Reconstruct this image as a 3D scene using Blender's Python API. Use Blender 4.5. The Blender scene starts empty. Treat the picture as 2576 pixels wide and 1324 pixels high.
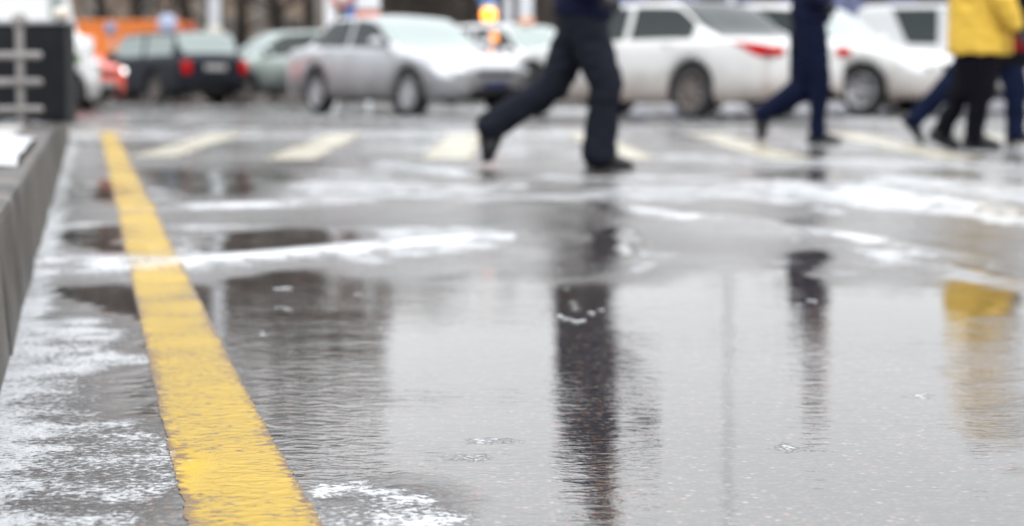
import bpy, bmesh, math, random
import numpy as np
from mathutils import Vector, Matrix, noise
R = math.radians
random.seed(7)
SC = bpy.context.scene
COL = SC.collection

# ------------------------------------------------------------------ camera
CAM_H = 0.55
FPX = 5367.0                       # focal length in picture units (picture 2576 wide)
HOR = 192.0                        # picture row of the horizon
PITCH = math.atan((662.0 - HOR) / FPX)
cd = bpy.data.cameras.new('camera'); cam = bpy.data.objects.new('camera', cd); COL.objects.link(cam)
cam.location = (0, 0, CAM_H); cam.rotation_euler = (math.pi/2 - PITCH, 0, 0)
cd.sensor_width = 36; cd.lens = 36 * FPX / 2576.0
cd.clip_start = 0.05; cd.clip_end = 2000
cd.dof.use_dof = True; cd.dof.focus_distance = 2.95; cd.dof.aperture_fstop = 3.9
cd.dof.aperture_blades = 0
SC.camera = cam

# ------------------------------------------------------------------ sky and sun
w = bpy.data.worlds.new('World'); SC.world = w; w.use_nodes = True
nt = w.node_tree; nt.nodes.clear()
out = nt.nodes.new('ShaderNodeOutputWorld'); bg = nt.nodes.new('ShaderNodeBackground')
sky = nt.nodes.new('ShaderNodeTexSky'); sky.sky_type = 'NISHITA'; sky.sun_disc = False
sky.sun_elevation = R(38); sky.sun_rotation = R(150); sky.dust_density = 4; sky.air_density = 1.0
tc = nt.nodes.new('ShaderNodeTexCoord'); mp = nt.nodes.new('ShaderNodeMapping'); mp.inputs['Scale'].default_value = (1.0, 1.0, 7.0)
nz = nt.nodes.new('ShaderNodeTexNoise'); nz.inputs['Scale'].default_value = 1.6; nz.inputs['Detail'].default_value = 5
cr = nt.nodes.new('ShaderNodeValToRGB')
cr.color_ramp.elements[0].position = 0.3; cr.color_ramp.elements[0].color = (11.0, 11.3, 11.8, 1)
cr.color_ramp.elements[1].position = 0.72; cr.color_ramp.elements[1].color = (16.5, 16.7, 16.9, 1)
mx = nt.nodes.new('ShaderNodeMix'); mx.data_type = 'RGBA'; mx.inputs[0].default_value = 0.93
nt.links.new(tc.outputs['Generated'], mp.inputs[0]); nt.links.new(mp.outputs[0], nz.inputs['Vector'])
nt.links.new(nz.outputs['Fac'], cr.inputs[0]); nt.links.new(sky.outputs[0], mx.inputs[6]); nt.links.new(cr.outputs[0], mx.inputs[7])
sx_ = nt.nodes.new('ShaderNodeSeparateXYZ'); gr = nt.nodes.new('ShaderNodeMapRange')   # an overcast sky is brighter overhead
gr.inputs['From Max'].default_value = 1.0; gr.inputs['To Min'].default_value = .66; gr.inputs['To Max'].default_value = 2.2
ml = nt.nodes.new('ShaderNodeMix'); ml.data_type = 'RGBA'; ml.blend_type = 'MULTIPLY'; ml.inputs[0].default_value = 1
nt.links.new(tc.outputs['Generated'], sx_.inputs[0]); nt.links.new(sx_.outputs['Z'], gr.inputs['Value'])
nt.links.new(mx.outputs[2], ml.inputs[6]); nt.links.new(gr.outputs[0], ml.inputs[7]); nt.links.new(ml.outputs[2], bg.inputs[0]); bg.inputs[1].default_value = 0.1; nt.links.new(bg.outputs[0], out.inputs[0])
sd = bpy.data.lights.new('sun', 'SUN'); sd.energy = 0.6; sd.angle = R(40); sd.color = (1, .98, .95)
sun = bpy.data.objects.new('sun', sd); COL.objects.link(sun)
# behind the camera, to the right, high
sun.rotation_euler = (R(52), 0, R(30))
SC.view_settings.view_transform = 'Standard'; SC.view_settings.look = 'None'
SC.view_settings.exposure = 0.16; SC.view_settings.gamma = 1.0
SC.cycles.max_bounces = 6; SC.cycles.use_denoising = True
SC.cycles.sample_clamp_indirect = 6

def G(x, y, z=0.0):
    """ground point seen at picture position x, y (2576-wide units), on the level z"""
    u = (x - 1288.0) / FPX; v = (662.0 - y) / FPX
    c, s = math.cos(PITCH), math.sin(PITCH)
    d = Vector((u, c + v*s, -s + v*c))
    t = (z - CAM_H) / d.z
    return Vector((d.x*t, d.y*t, z))
def AT(x, y, dist):
    """point at a given distance Y"""
    u = (x - 1288.0) / FPX; v = (662.0 - y) / FPX
    c, s = math.cos(PITCH), math.sin(PITCH)
    d = Vector((u, c + v*s, -s + v*c)); t = dist / d.y
    return Vector((d.x*t, dist, CAM_H + d.z*t))

# ------------------------------------------------------------------ object helpers
def tag(o, label=None, cat=None, group=None, kind=None):
    if label: o['label'] = label
    if cat: o['category'] = cat
    if group: o['group'] = group
    if kind: o['kind'] = kind
    return o
def empty(name, loc=(0,0,0), rz=0.0):
    o = bpy.data.objects.new(name, None); COL.objects.link(o)
    o.empty_display_size = .2; o.location = loc; o.rotation_euler = (0,0,rz); return o
def obj(name, bm, mat, parent=None, smooth=True, loc=None, kind=None):
    if isinstance(bm, bpy.types.Mesh): me = bm
    else:
        me = bpy.data.meshes.new(name); bm.to_mesh(me); bm.free()
    if smooth:
        me.polygons.foreach_set('use_smooth', [True]*len(me.polygons))
    mats = mat if isinstance(mat, (list, tuple)) else [mat]
    me.materials.clear()
    for m in mats: me.materials.append(m)
    o = bpy.data.objects.new(name, me); COL.objects.link(o)
    if parent is not None: o.parent = parent
    if loc is not None: o.location = loc
    if kind: o['kind'] = kind
    return o
def copy_tree(o, parent=None):
    c = o.copy(); COL.objects.link(c); c.parent = parent
    for ch in list(o.children): copy_tree(ch, c)
    return c
def box(bm, c, s, rz=0.0, bev=0.0, M=None):
    r = bmesh.ops.create_cube(bm, size=1.0); vs = r['verts']
    bmesh.ops.scale(bm, vec=s, verts=vs)
    if bev > 0:
        es = list({e for v in vs for e in v.link_edges})
        rb = bmesh.ops.bevel(bm, geom=es, offset=bev, segments=2, affect='EDGES', profile=.6)
        vs = list({v for f in rb['faces'] for v in f.verts} | {v for v in vs if v.is_valid})
    if rz: bmesh.ops.rotate(bm, cent=(0,0,0), matrix=Matrix.Rotation(rz,3,'Z'), verts=vs)
    if M is not None: bmesh.ops.transform(bm, matrix=M, verts=vs)
    bmesh.ops.translate(bm, vec=c, verts=vs)
    return vs
def boxes(*args):
    bm = bmesh.new()
    for a in args: box(bm, *a)
    return bm
def ell(bm, c, r, M=None, u=16, v=10):
    q = bmesh.ops.create_uvsphere(bm, u_segments=u, v_segments=v, radius=1.0); vs = q['verts']
    bmesh.ops.scale(bm, vec=r, verts=vs)
    if M is not None: bmesh.ops.transform(bm, matrix=M, verts=vs)
    bmesh.ops.translate(bm, vec=c, verts=vs); return vs
def tube(bm, pts, rad, seg=12, ref=Vector((0,1,0)), cap=True):
    """loft of ellipses; rad = list of r or (r along ref, r across)"""
    pts = [Vector(p) for p in pts]; n = len(pts); rings = []
    rad = [(r, r) if not isinstance(r, (tuple, list)) else r for r in rad]
    stations = [(pts[i], rad[i], ((pts[min(i+1,n-1)] - pts[max(i-1,0)]).normalized())) for i in range(n)]
    if cap:
        t0 = stations[0][2]; t1 = stations[-1][2]
        r0 = rad[0]; r1 = rad[-1]; a = min(r0); b = min(r1)
        pre = [(pts[0] - t0*a*k, (r0[0]*q, r0[1]*q), t0) for k, q in ((.95,.25),(.75,.65),(.4,.92))]
        post = [(pts[-1] + t1*b*k, (r1[0]*q, r1[1]*q), t1) for k, q in ((.4,.92),(.75,.65),(.95,.25))]
        stations = pre + stations + post
    for p, r, t in stations:
        u = ref - t*ref.dot(t)
        if u.length < .05: u = Vector((1,0,0)) - t*t.x
        u.normalize(); v = t.cross(u)
        rings.append([bm.verts.new(p + u*math.cos(2*math.pi*k/seg)*r[0] + v*math.sin(2*math.pi*k/seg)*r[1]) for k in range(seg)])
    for i in range(len(rings)-1):
        for k in range(seg):
            bm.faces.new((rings[i][k], rings[i][(k+1)%seg], rings[i+1][(k+1)%seg], rings[i+1][k]))
    bm.faces.new(rings[0][::-1]); bm.faces.new(rings[-1])
    return rings
def lathe(bm, prof, M=None, seg=32, closed=False):
    rings = []
    for k in range(seg):
        a = 2*math.pi*k/seg
        rings.append([bm.verts.new((r*math.cos(a), y, r*math.sin(a))) for r, y in prof])
    m = len(prof)
    for k in range(seg):
        A, B = rings[k], rings[(k+1)%seg]
        for i in range(m if closed else m-1):
            j = (i+1) % m
            bm.faces.new((A[i], A[j], B[j], B[i]))
    vs = [v for r in rings for v in r]
    if M is not None: bmesh.ops.transform(bm, matrix=M, verts=vs)
    return vs
def fused(bm, voxel, smooth=4, wr=0.0, wscale=9.0, seed=0):
    """weld overlapping closed shapes into one continuous surface"""
    bmesh.ops.recalc_face_normals(bm, faces=bm.faces)
    me = bpy.data.meshes.new('tmp'); bm.to_mesh(me); bm.free()
    o = bpy.data.objects.new('tmp', me); COL.objects.link(o)
    m = o.modifiers.new('r', 'REMESH'); m.mode = 'VOXEL'; m.voxel_size = voxel
    if smooth:
        s = o.modifiers.new('s', 'SMOOTH'); s.iterations = smooth; s.factor = .5
    dg = bpy.context.evaluated_depsgraph_get(); dg.update()
    res = bpy.data.meshes.new_from_object(o.evaluated_get(dg))
    bpy.data.objects.remove(o); bpy.data.meshes.remove(me)
    if wr:
        nn = [v.normal.copy() for v in res.vertices]
        for v, n in zip(res.vertices, nn):
            p = v.co*wscale + Vector((seed*7.3, 0, 0)); p.z *= 1.7
            v.co += n * wr * (1 - 2*abs(noise.noise(p))) 
    return res

# ------------------------------------------------------------------ material helpers
def mat(name, col, rough=.5, metal=0.0, spec=.5, coat=0.0, var=0.0, vscale=6.0, bump=0.0, bscale=60.0, ior=1.45, emis=None, estr=0.0):
    m = bpy.data.materials.new(name); m.use_nodes = True; n = m.node_tree; b = n.nodes['Principled BSDF']
    b.inputs['Base Color'].default_value = (*col, 1); b.inputs['Roughness'].default_value = rough
    b.inputs['Metallic'].default_value = metal; b.inputs['IOR'].default_value = ior
    b.inputs['Specular IOR Level'].default_value = spec
    b.inputs['Coat Weight'].default_value = coat; b.inputs['Coat Roughness'].default_value = .04
    if emis: b.inputs['Emission Color'].default_value = (*emis, 1); b.inputs['Emission Strength'].default_value = estr
    t = n.nodes.new('ShaderNodeTexCoord')
    if var > 0:
        z = n.nodes.new('ShaderNodeTexNoise'); z.inputs['Scale'].default_value = vscale; z.inputs['Detail'].default_value = 6
        r = n.nodes.new('ShaderNodeValToRGB'); r.color_ramp.elements[0].position = .3; r.color_ramp.elements[1].position = .7
        r.color_ramp.elements[0].color = (*[c*(1-var) for c in col], 1)
        r.color_ramp.elements[1].color = (*[min(1, c*(1+var)) for c in col], 1)
        n.links.new(t.outputs['Object'], z.inputs['Vector']); n.links.new(z.outputs['Fac'], r.inputs[0]); n.links.new(r.outputs[0], b.inputs['Base Color'])
    if bump > 0:
        z2 = n.nodes.new('ShaderNodeTexNoise'); z2.inputs['Scale'].default_value = bscale; z2.inputs['Detail'].default_value = 4
        bb = n.nodes.new('ShaderNodeBump'); bb.inputs['Strength'].default_value = 1; bb.inputs['Distance'].default_value = bump
        n.links.new(t.outputs['Object'], z2.inputs['Vector']); n.links.new(z2.outputs['Fac'], bb.inputs['Height']); n.links.new(bb.outputs[0], b.inputs['Normal'])
    return m
def paint(name, col, metal=0.0, rough=.3, low_col=(.30,.27,.24), top=.55, amt=.8, coat=.5):
    """car paint blending to a second colour along the lower body, road grime on white cars"""
    m = mat(name, col, rough, metal, coat=coat); n = m.node_tree; b = n.nodes['Principled BSDF']
    t = n.nodes.new('ShaderNodeTexCoord'); s = n.nodes.new('ShaderNodeSeparateXYZ')
    z = n.nodes.new('ShaderNodeTexNoise'); z.inputs['Scale'].default_value = 3; z.inputs['Detail'].default_value = 6
    a = n.nodes.new('ShaderNodeMath'); a.operation = 'MULTIPLY_ADD'; a.inputs[1].default_value = .5; 
    r = n.nodes.new('ShaderNodeMapRange'); r.inputs['From Min'].default_value = .3 + .25; r.inputs['From Max'].default_value = top + .28
    r.inputs['To Min'].default_value = amt; r.inputs['To Max'].default_value = 0
    mx = n.nodes.new('ShaderNodeMix'); mx.data_type = 'RGBA'
    mx.inputs[6].default_value = (*col, 1); mx.inputs[7].default_value = (*low_col, 1)
    n.links.new(t.outputs['Object'], s.inputs[0]); n.links.new(t.outputs['Object'], z.inputs['Vector'])
    n.links.new(z.outputs['Fac'], a.inputs[0]); n.links.new(s.outputs['Z'], a.inputs[2]); n.links.new(a.outputs[0], r.inputs['Value'])
    n.links.new(r.outputs[0], mx.inputs[0]); n.links.new(mx.outputs[2], b.inputs['Base Color'])
    return m

M = {}
M['tyre'] = mat('tyre', (.018,.018,.02), .75, bump=.002)
M['rim'] = mat('rim', (.42,.42,.44), .38, .7, var=.25)
M['rim_dirty'] = mat('rim_dirty', (.16,.14,.13), .55, .4, var=.4)
M['black'] = mat('black', (.012,.012,.014), .55)
M['trim'] = mat('trim', (.03,.03,.033), .5, var=.2)
M['glass'] = mat('car_glass', (.012,.02,.02), .08, ior=1.38)
M['glass_pale'] = mat('car_glass_pale', (.24,.29,.28), .1, coat=.3, ior=1.5)  # pale base colour stands in for sky reflected in the glass
M['lens'] = mat('lens', (.7,.72,.74), .12, .3, coat=1)
M['red_lens'] = mat('red_lens', (.42,.003,.005), .35, spec=.15)
M['amber_lens'] = mat('amber_lens', (.8,.25,.03), .2, coat=1)
M['plate'] = mat('plate', (.30,.30,.29), .5, var=.12)
M['blue_plate'] = mat('plate_blue', (.012,.018,.06), .5, var=.12)
M['grey_metal'] = mat('grey_metal', (.42,.42,.42), .45, .3, var=.15)

def asphalt(kind='road'):
    """wet asphalt: stones of many greys and some pink, rough and puddled areas from the sheet's wetness"""
    m = bpy.data.materials.new(kind + '_surface'); m.use_nodes = True; n = m.node_tree; L = n.links.new; N = n.nodes.new
    b = n.nodes['Principled BSDF']
    g = N('ShaderNodeNewGeometry'); at = N('ShaderNodeAttribute'); at.attribute_name = 'wet'
    # edge noise of wetness
    e1 = N('ShaderNodeTexNoise'); e1.inputs['Scale'].default_value = 7.0; e1.inputs['Detail'].default_value = 8; e1.inputs['Roughness'].default_value = .65
    L(g.outputs['Position'], e1.inputs['Vector'])
    wv = N('ShaderNodeMath'); wv.operation = 'MULTIPLY_ADD'; wv.inputs[1].default_value = .42; L(e1.outputs['Fac'], wv.inputs[0]); L(at.outputs['Fac'], wv.inputs[2])
    wet = N('ShaderNodeMapRange'); wet.interpolation_type = 'SMOOTHSTEP'; L(wv.outputs[0], wet.inputs['Value'])
    wet.inputs['From Min'].default_value = .26; wet.inputs['From Max'].default_value = 1.12; wet.interpolation_type = 'LINEAR'
    # stones
    vo = N('ShaderNodeTexVoronoi'); vo.inputs['Scale'].default_value = 120; L(g.outputs['Position'], vo.inputs['Vector'])
    sp = N('ShaderNodeSeparateColor'); L(vo.outputs['Color'], sp.inputs[0])
    rs = N('ShaderNodeValToRGB'); r = rs.color_ramp; r.interpolation = 'CONSTANT'
    r.elements[0].position = 0; r.elements[0].color = (.034,.031,.029,1); r.elements[1].position = .38; r.elements[1].color = (.055,.048,.043,1)
    for p, c in ((.60,(.085,.070,.060,1)),(.78,(.11,.09,.075,1)),(.86,(.15,.065,.042,1)),(.90,(.06,.053,.05,1)),(.965,(.20,.18,.16,1)),(.988,(.20,.13,.10,1))):
        q = r.elements.new(p); q.color = c
    L(sp.outputs[0], rs.inputs[0])
    # fade gaps between stones to tar
    gp = N('ShaderNodeMapRange'); gp.inputs['From Min'].default_value = .25; gp.inputs['From Max'].default_value = .65
    gp.inputs['To Min'].default_value = 0; gp.inputs['To Max'].default_value = .8; L(vo.outputs['Distance'], gp.inputs['Value'])
    mt = N('ShaderNodeMix'); mt.data_type = 'RGBA'; L(gp.outputs[0], mt.inputs[0]); L(rs.outputs[0], mt.inputs[6]); mt.inputs[7].default_value = (.022,.022,.023,1)
    # large tone variation
    e2 = N('ShaderNodeTexNoise'); e2.inputs['Scale'].default_value = .7; e2.inputs['Detail'].default_value = 6; L(g.outputs['Position'], e2.inputs['Vector'])
    tv = N('ShaderNodeMapRange'); tv.inputs['From Min'].default_value = .3; tv.inputs['From Max'].default_value = .7; tv.inputs['To Min'].default_value = .8; tv.inputs['To Max'].default_value = 1.5
    L(e2.outputs['Fac'], tv.inputs['Value'])
    mu = N('ShaderNodeMix'); mu.data_type = 'RGBA'; mu.blend_type = 'MULTIPLY'; mu.inputs[0].default_value = 1
    L(mt.outputs[2], mu.inputs[6]); L(tv.outputs[0], mu.inputs[7]); 
    # thin broken slush on the coarse parts, pale colour for sky glare further off
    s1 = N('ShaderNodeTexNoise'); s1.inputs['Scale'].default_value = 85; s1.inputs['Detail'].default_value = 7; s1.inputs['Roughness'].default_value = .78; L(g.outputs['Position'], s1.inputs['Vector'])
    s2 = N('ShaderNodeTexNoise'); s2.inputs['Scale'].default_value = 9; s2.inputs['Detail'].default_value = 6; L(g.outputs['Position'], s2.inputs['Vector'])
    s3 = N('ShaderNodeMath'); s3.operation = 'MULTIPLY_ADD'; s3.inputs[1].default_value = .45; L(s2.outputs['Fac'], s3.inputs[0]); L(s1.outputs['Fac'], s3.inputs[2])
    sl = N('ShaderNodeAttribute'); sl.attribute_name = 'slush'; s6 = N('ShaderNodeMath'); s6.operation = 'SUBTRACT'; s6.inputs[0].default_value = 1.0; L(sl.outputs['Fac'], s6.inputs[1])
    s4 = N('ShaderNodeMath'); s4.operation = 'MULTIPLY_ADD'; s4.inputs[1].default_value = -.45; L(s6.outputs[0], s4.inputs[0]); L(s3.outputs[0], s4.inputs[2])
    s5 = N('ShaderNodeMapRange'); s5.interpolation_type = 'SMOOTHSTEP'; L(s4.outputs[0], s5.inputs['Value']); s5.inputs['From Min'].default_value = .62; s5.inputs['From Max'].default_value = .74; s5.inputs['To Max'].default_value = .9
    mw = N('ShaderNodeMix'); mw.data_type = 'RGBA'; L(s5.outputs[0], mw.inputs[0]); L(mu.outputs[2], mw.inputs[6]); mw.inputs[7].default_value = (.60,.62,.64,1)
    L(mw.outputs[2], b.inputs['Base Color'])
    # roughness
    rr = N('ShaderNodeMapRange'); L(wet.outputs[0], rr.inputs['Value']); rr.inputs['To Min'].default_value = .30; rr.inputs['To Max'].default_value = .03
    L(rr.outputs[0], b.inputs['Roughness']); b.inputs['IOR'].default_value = 1.42
    # relief: coarse grain where bare, faint ripples where water stands
    c1 = N('ShaderNodeTexNoise'); c1.inputs['Scale'].default_value = 46; c1.inputs['Detail'].default_value = 5; c1.inputs['Roughness'].default_value = .62; L(g.outputs['Position'], c1.inputs['Vector'])
    iv = N('ShaderNodeMath'); iv.operation = 'SUBTRACT'; iv.inputs[0].default_value = 1.0; L(wet.outputs[0], iv.inputs[1])
    iq = N('ShaderNodeMath'); iq.operation = 'POWER'; iq.inputs[1].default_value = 2.2; L(iv.outputs[0], iq.inputs[0]); iv = iq
    h1 = N('ShaderNodeMath'); h1.operation = 'MULTIPLY'; L(c1.outputs['Fac'], h1.inputs[0]); L(iv.outputs[0], h1.inputs[1])
    h1b = N('ShaderNodeMath'); h1b.operation = 'MULTIPLY'; h1b.inputs[1].default_value = .019; L(h1.outputs[0], h1b.inputs[0])
    c2 = N('ShaderNodeTexNoise'); c2.inputs['Scale'].default_value = 24; c2.inputs['Detail'].default_value = 4; c2.inputs['Roughness'].default_value = .55; c2.inputs['Distortion'].default_value = .4
    mpp = N('ShaderNodeMapping'); mpp.inputs['Scale'].default_value = (.75,1.15,1); L(g.outputs['Position'], mpp.inputs[0]); L(mpp.outputs[0], c2.inputs['Vector'])
    h2 = N('ShaderNodeMath'); h2.operation = 'MULTIPLY_ADD'; h2.inputs[1].default_value = 1.0
    c3 = N('ShaderNodeTexNoise'); c3.inputs['Scale'].default_value = 1.3; c3.inputs['Detail'].default_value = 3; L(g.outputs['Position'], c3.inputs['Vector'])
    c4 = N('ShaderNodeMapRange'); c4.inputs['From Min'].default_value = .38; c4.inputs['From Max'].default_value = .62; c4.inputs['To Min'].default_value = .00018; c4.inputs['To Max'].default_value = .00085; L(c3.outputs['Fac'], c4.inputs['Value'])
    c5 = N('ShaderNodeMath'); c5.operation = 'MULTIPLY'; L(c2.outputs['Fac'], c5.inputs[0]); L(c4.outputs[0], c5.inputs[1]); L(c5.outputs[0], h2.inputs[0])
    c6 = N('ShaderNodeMath'); c6.operation = 'MULTIPLY_ADD'; c6.inputs[1].default_value = .0012; L(s5.outputs[0], c6.inputs[0]); L(h1b.outputs[0], c6.inputs[2]); h1b = c6; L(h1b.outputs[0], h2.inputs[2])
    bu = N('ShaderNodeBump'); bu.inputs['Strength'].default_value = 1; bu.inputs['Distance'].default_value = 1.0; L(h2.outputs[0], bu.inputs['Height'])
    L(bu.outputs[0], b.inputs['Normal'])
    return m
def road_paint(name, col, worn=.35, edge=None):
    """thin road paint, grit showing through, glossy where wet"""
    m = bpy.data.materials.new(name); m.use_nodes = True; n = m.node_tree; L = n.links.new; N = n.nodes.new
    b = n.nodes['Principled BSDF']; g = N('ShaderNodeNewGeometry')
    at = N('ShaderNodeAttribute'); at.attribute_name = 'wet'
    a = N('ShaderNodeTexNoise'); a.inputs['Scale'].default_value = 55; a.inputs['Detail'].default_value = 7; a.inputs['Roughness'].default_value = .7; L(g.outputs['Position'], a.inputs['Vector'])
    bb = N('ShaderNodeTexNoise'); bb.inputs['Scale'].default_value = 3.5; bb.inputs['Detail'].default_value = 4; L(g.outputs['Position'], bb.inputs['Vector'])
    s = N('ShaderNodeMath'); s.operation = 'MULTIPLY_ADD'; s.inputs[1].default_value = .5; L(bb.outputs['Fac'], s.inputs[0]); L(a.outputs['Fac'], s.inputs[2])
    ed = N('ShaderNodeAttribute'); ed.attribute_name = 'edge'; ep = N('ShaderNodeMath'); ep.operation = 'POWER'; ep.inputs[1].default_value = 7; L(ed.outputs['Fac'], ep.inputs[0])
    es = N('ShaderNodeMath'); es.operation = 'MULTIPLY_ADD'; es.inputs[1].default_value = -.22; L(ep.outputs[0], es.inputs[0]); L(s.outputs[0], es.inputs[2]); s = es
    r = N('ShaderNodeMapRange'); r.interpolation_type = 'SMOOTHSTEP'; L(s.outputs[0], r.inputs['Value']); r.inputs['From Min'].default_value = worn+.17; r.inputs['From Max'].default_value = worn + .35
    tint = N('ShaderNodeValToRGB'); tint.color_ramp.elements[0].color = (*[c*.86 for c in col],1); tint.color_ramp.elements[1].color = (*[min(.95,c*1.06) for c in col],1)
    tint.color_ramp.elements[0].position = .35; tint.color_ramp.elements[1].position = .65
    L(bb.outputs['Fac'], tint.inputs[0])
    mx = N('ShaderNodeMix'); mx.data_type = 'RGBA'; L(r.outputs[0], mx.inputs[0]); mx.inputs[6].default_value = (col[0]*.30+.02,col[1]*.24+.02,.035,1); L(tint.outputs[0], mx.inputs[7])
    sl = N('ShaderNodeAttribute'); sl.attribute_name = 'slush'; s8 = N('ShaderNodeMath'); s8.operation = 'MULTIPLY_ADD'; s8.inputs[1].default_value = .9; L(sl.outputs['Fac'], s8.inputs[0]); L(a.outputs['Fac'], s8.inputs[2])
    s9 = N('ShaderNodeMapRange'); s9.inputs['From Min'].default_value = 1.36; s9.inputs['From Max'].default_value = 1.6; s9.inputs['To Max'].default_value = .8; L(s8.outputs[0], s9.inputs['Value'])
    mz = N('ShaderNodeMix'); mz.data_type = 'RGBA'; L(s9.outputs[0], mz.inputs[0]); L(mx.outputs[2], mz.inputs[6]); mz.inputs[7].default_value = (.66,.66,.64,1)  # slush and painted sky glare carried across the marking
    L(mz.outputs[2], b.inputs['Base Color'])
    rr = N('ShaderNodeMapRange'); L(at.outputs['Fac'], rr.inputs['Value']); rr.inputs['To Min'].default_value = .42; rr.inputs['To Max'].default_value = .13
    L(rr.outputs[0], b.inputs['Roughness']); b.inputs['IOR'].default_value = 1.36
    c1 = N('ShaderNodeTexNoise'); c1.inputs['Scale'].default_value = 40; c1.inputs['Detail'].default_value = 5; c1.inputs['Roughness'].default_value = .6; L(g.outputs['Position'], c1.inputs['Vector'])
    bu = N('ShaderNodeBump'); bu.inputs['Strength'].default_value = 1; bu.inputs['Distance'].default_value = .0035; L(c1.outputs['Fac'], bu.inputs['Height']); L(bu.outputs[0], b.inputs['Normal'])
    return m
M['asphalt'] = asphalt()
M['yellow'] = road_paint('yellow_road_paint', (.42,.268,.003), .40)
M['yellow'].node_tree.nodes['Principled BSDF'].inputs['Specular IOR Level'].default_value = .16
M['cream'] = road_paint('white_road_paint', (.41,.38,.30), .42)
M['stone'] = mat('kerb_granite', (.062,.055,.049), .5, spec=.3, var=.9, vscale=3.2, bump=.006, bscale=50)
M['paving'] = mat('platform_paving', (.40,.39,.38), .3, var=.75, vscale=1.1, bump=.002, bscale=30)

# ------------------------------------------------------------------ the road sheet
VP = 220.0
def sm(t): t = np.clip(t, 0, 1); return t*t*(3-2*t)
BANDS = [  # uneven asphalt ridges, each (list of picture points along the crest, half width m, height m)
    ([(30,668),(400,672),(640,648),(860,628),(1180,606),(1330,596)], .27, .013),
    ([(330,536),(560,524),(800,516),(1060,512)], .36, .013),
    ([(60,536),(180,530),(300,532)], .40, .010),
    ([(1480,520),(1640,540),(1790,560),(1900,570)], .42, .013),
    ([(2000,470),(2200,486),(2420,520),(2700,560)], .60, .016),
    ([(1840,560),(2050,588),(2250,615),(2420,640)], .30, .010),
    ([(2250,640),(2400,680),(2640,720)], .30, .008),
    ([(900,408),(1100,430),(1250,450)], .7, .012),
]
BB = []
for pts, hw, am in BANDS:
    g = [G(*p) for p in pts]; BB.append((np.array([q.x for q in g]), np.array([q.y for q in g]), hw, am))
PUD = [  # standing water: picture x, y, half width x, half width y (picture units), amount
    (760,850,330,190,1.0),(1250,900,420,260,1.0),(1500,1010,330,300,1.0),(1900,900,420,260,1.0),(2350,900,420,230,.95),
    (1000,1050,300,120,.85),(1500,1230,120,130,.75),(2050,1130,260,120,.6),
    (230,600,120,40,1.0),(240,480,90,26,.9),(680,606,190,36,1.0),(560,462,210,42,.85),(1530,605,60,36,1.0),
    (2020,700,90,70,.9),(2450,710,90,40,.8),(260,860,110,60,.7),(200,740,110,30,.7),
    (2000,440,200,14,.8),(640,420,240,18,.5),(1400,650,200,50,.7)]
BARE = [(150,1250,330,420,1.0),(60,860,260,110,.7),(1010,1330,330,120,1.0),(1320,1420,260,70,.8),(2560,1000,200,200,.2)]
def fbm(X, Y, sc, seed):
    """cheap smooth value noise on arrays"""
    out = np.zeros_like(X); a = 1.0; tot = 0
    for o in range(4):
        x = X*sc + seed*13.7 + o*31.1; y = Y*sc + seed*7.9 + o*17.3
        xi = np.floor(x); yi = np.floor(y); fx = x-xi; fy = y-yi; fx = fx*fx*(3-2*fx); fy = fy*fy*(3-2*fy)
        h = lambda p, q: np.modf(np.abs(np.sin(p*127.1 + q*311.7)*43758.5453))[0]
        out += a*((h(xi,yi)*(1-fx)+h(xi+1,yi)*fx)*(1-fy) + (h(xi,yi+1)*(1-fx)+h(xi+1,yi+1)*fx)*fy); tot += a
        a *= .5; sc *= 2.1
    return out/tot
def wetness(X, Y):
    """1 standing water, about .5 a thin film, 0 bare coarse wet grain"""
    d = np.maximum(Y, 1.0)
    n = fbm(X, Y*.8, 1.1, 1)
    wv = .46 + .75*(n-.5)
    py = HOR + CAM_H*FPX/d; px = 1288 + X*FPX/d
    near = sm((py-690)/60)
    wv = np.where(near > 0, wv*(1-near) + near*(.90 + .25*(n-.5)), wv)
    wa = fbm(X, Y*.9, 1.5, 7) - .5; wb_ = fbm(X, Y*.9, 1.5, 9) - .5; wc = fbm(X, Y, 7, 3) - .5
    for cx, cy, ax, ay, am in PUD:
        q = ((px + 1.5*wa*min(ax,150) + .5*wc*min(ax,150) - cx)/ax)**2 + ((py + 1.6*wb_*min(ay,60) - cy)/ay)**2
        wv = np.maximum(wv, am*sm((1.6 - q)*.8))
    for bx, by, hw, am in BB:
        yc = np.interp(X, bx, by); ins = sm((X - bx.min() + .3)/.5) * sm((bx.max() + .3 - X)/.5)
        wv = np.maximum(wv, .9*ins*np.exp(-((Y-yc)/(hw*1.1))**2))
    n2 = fbm(X, Y, 3.0, 4)
    for cx, cy, ax, ay, am in BARE:
        q = ((px-cx)/ax)**2 + ((py-cy)/ay)**2
        wv = wv*(1 - am*sm((1.25 + 2.4*(n2-.5) + 1.2*wa - q)*1.3))
    return wv
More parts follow.
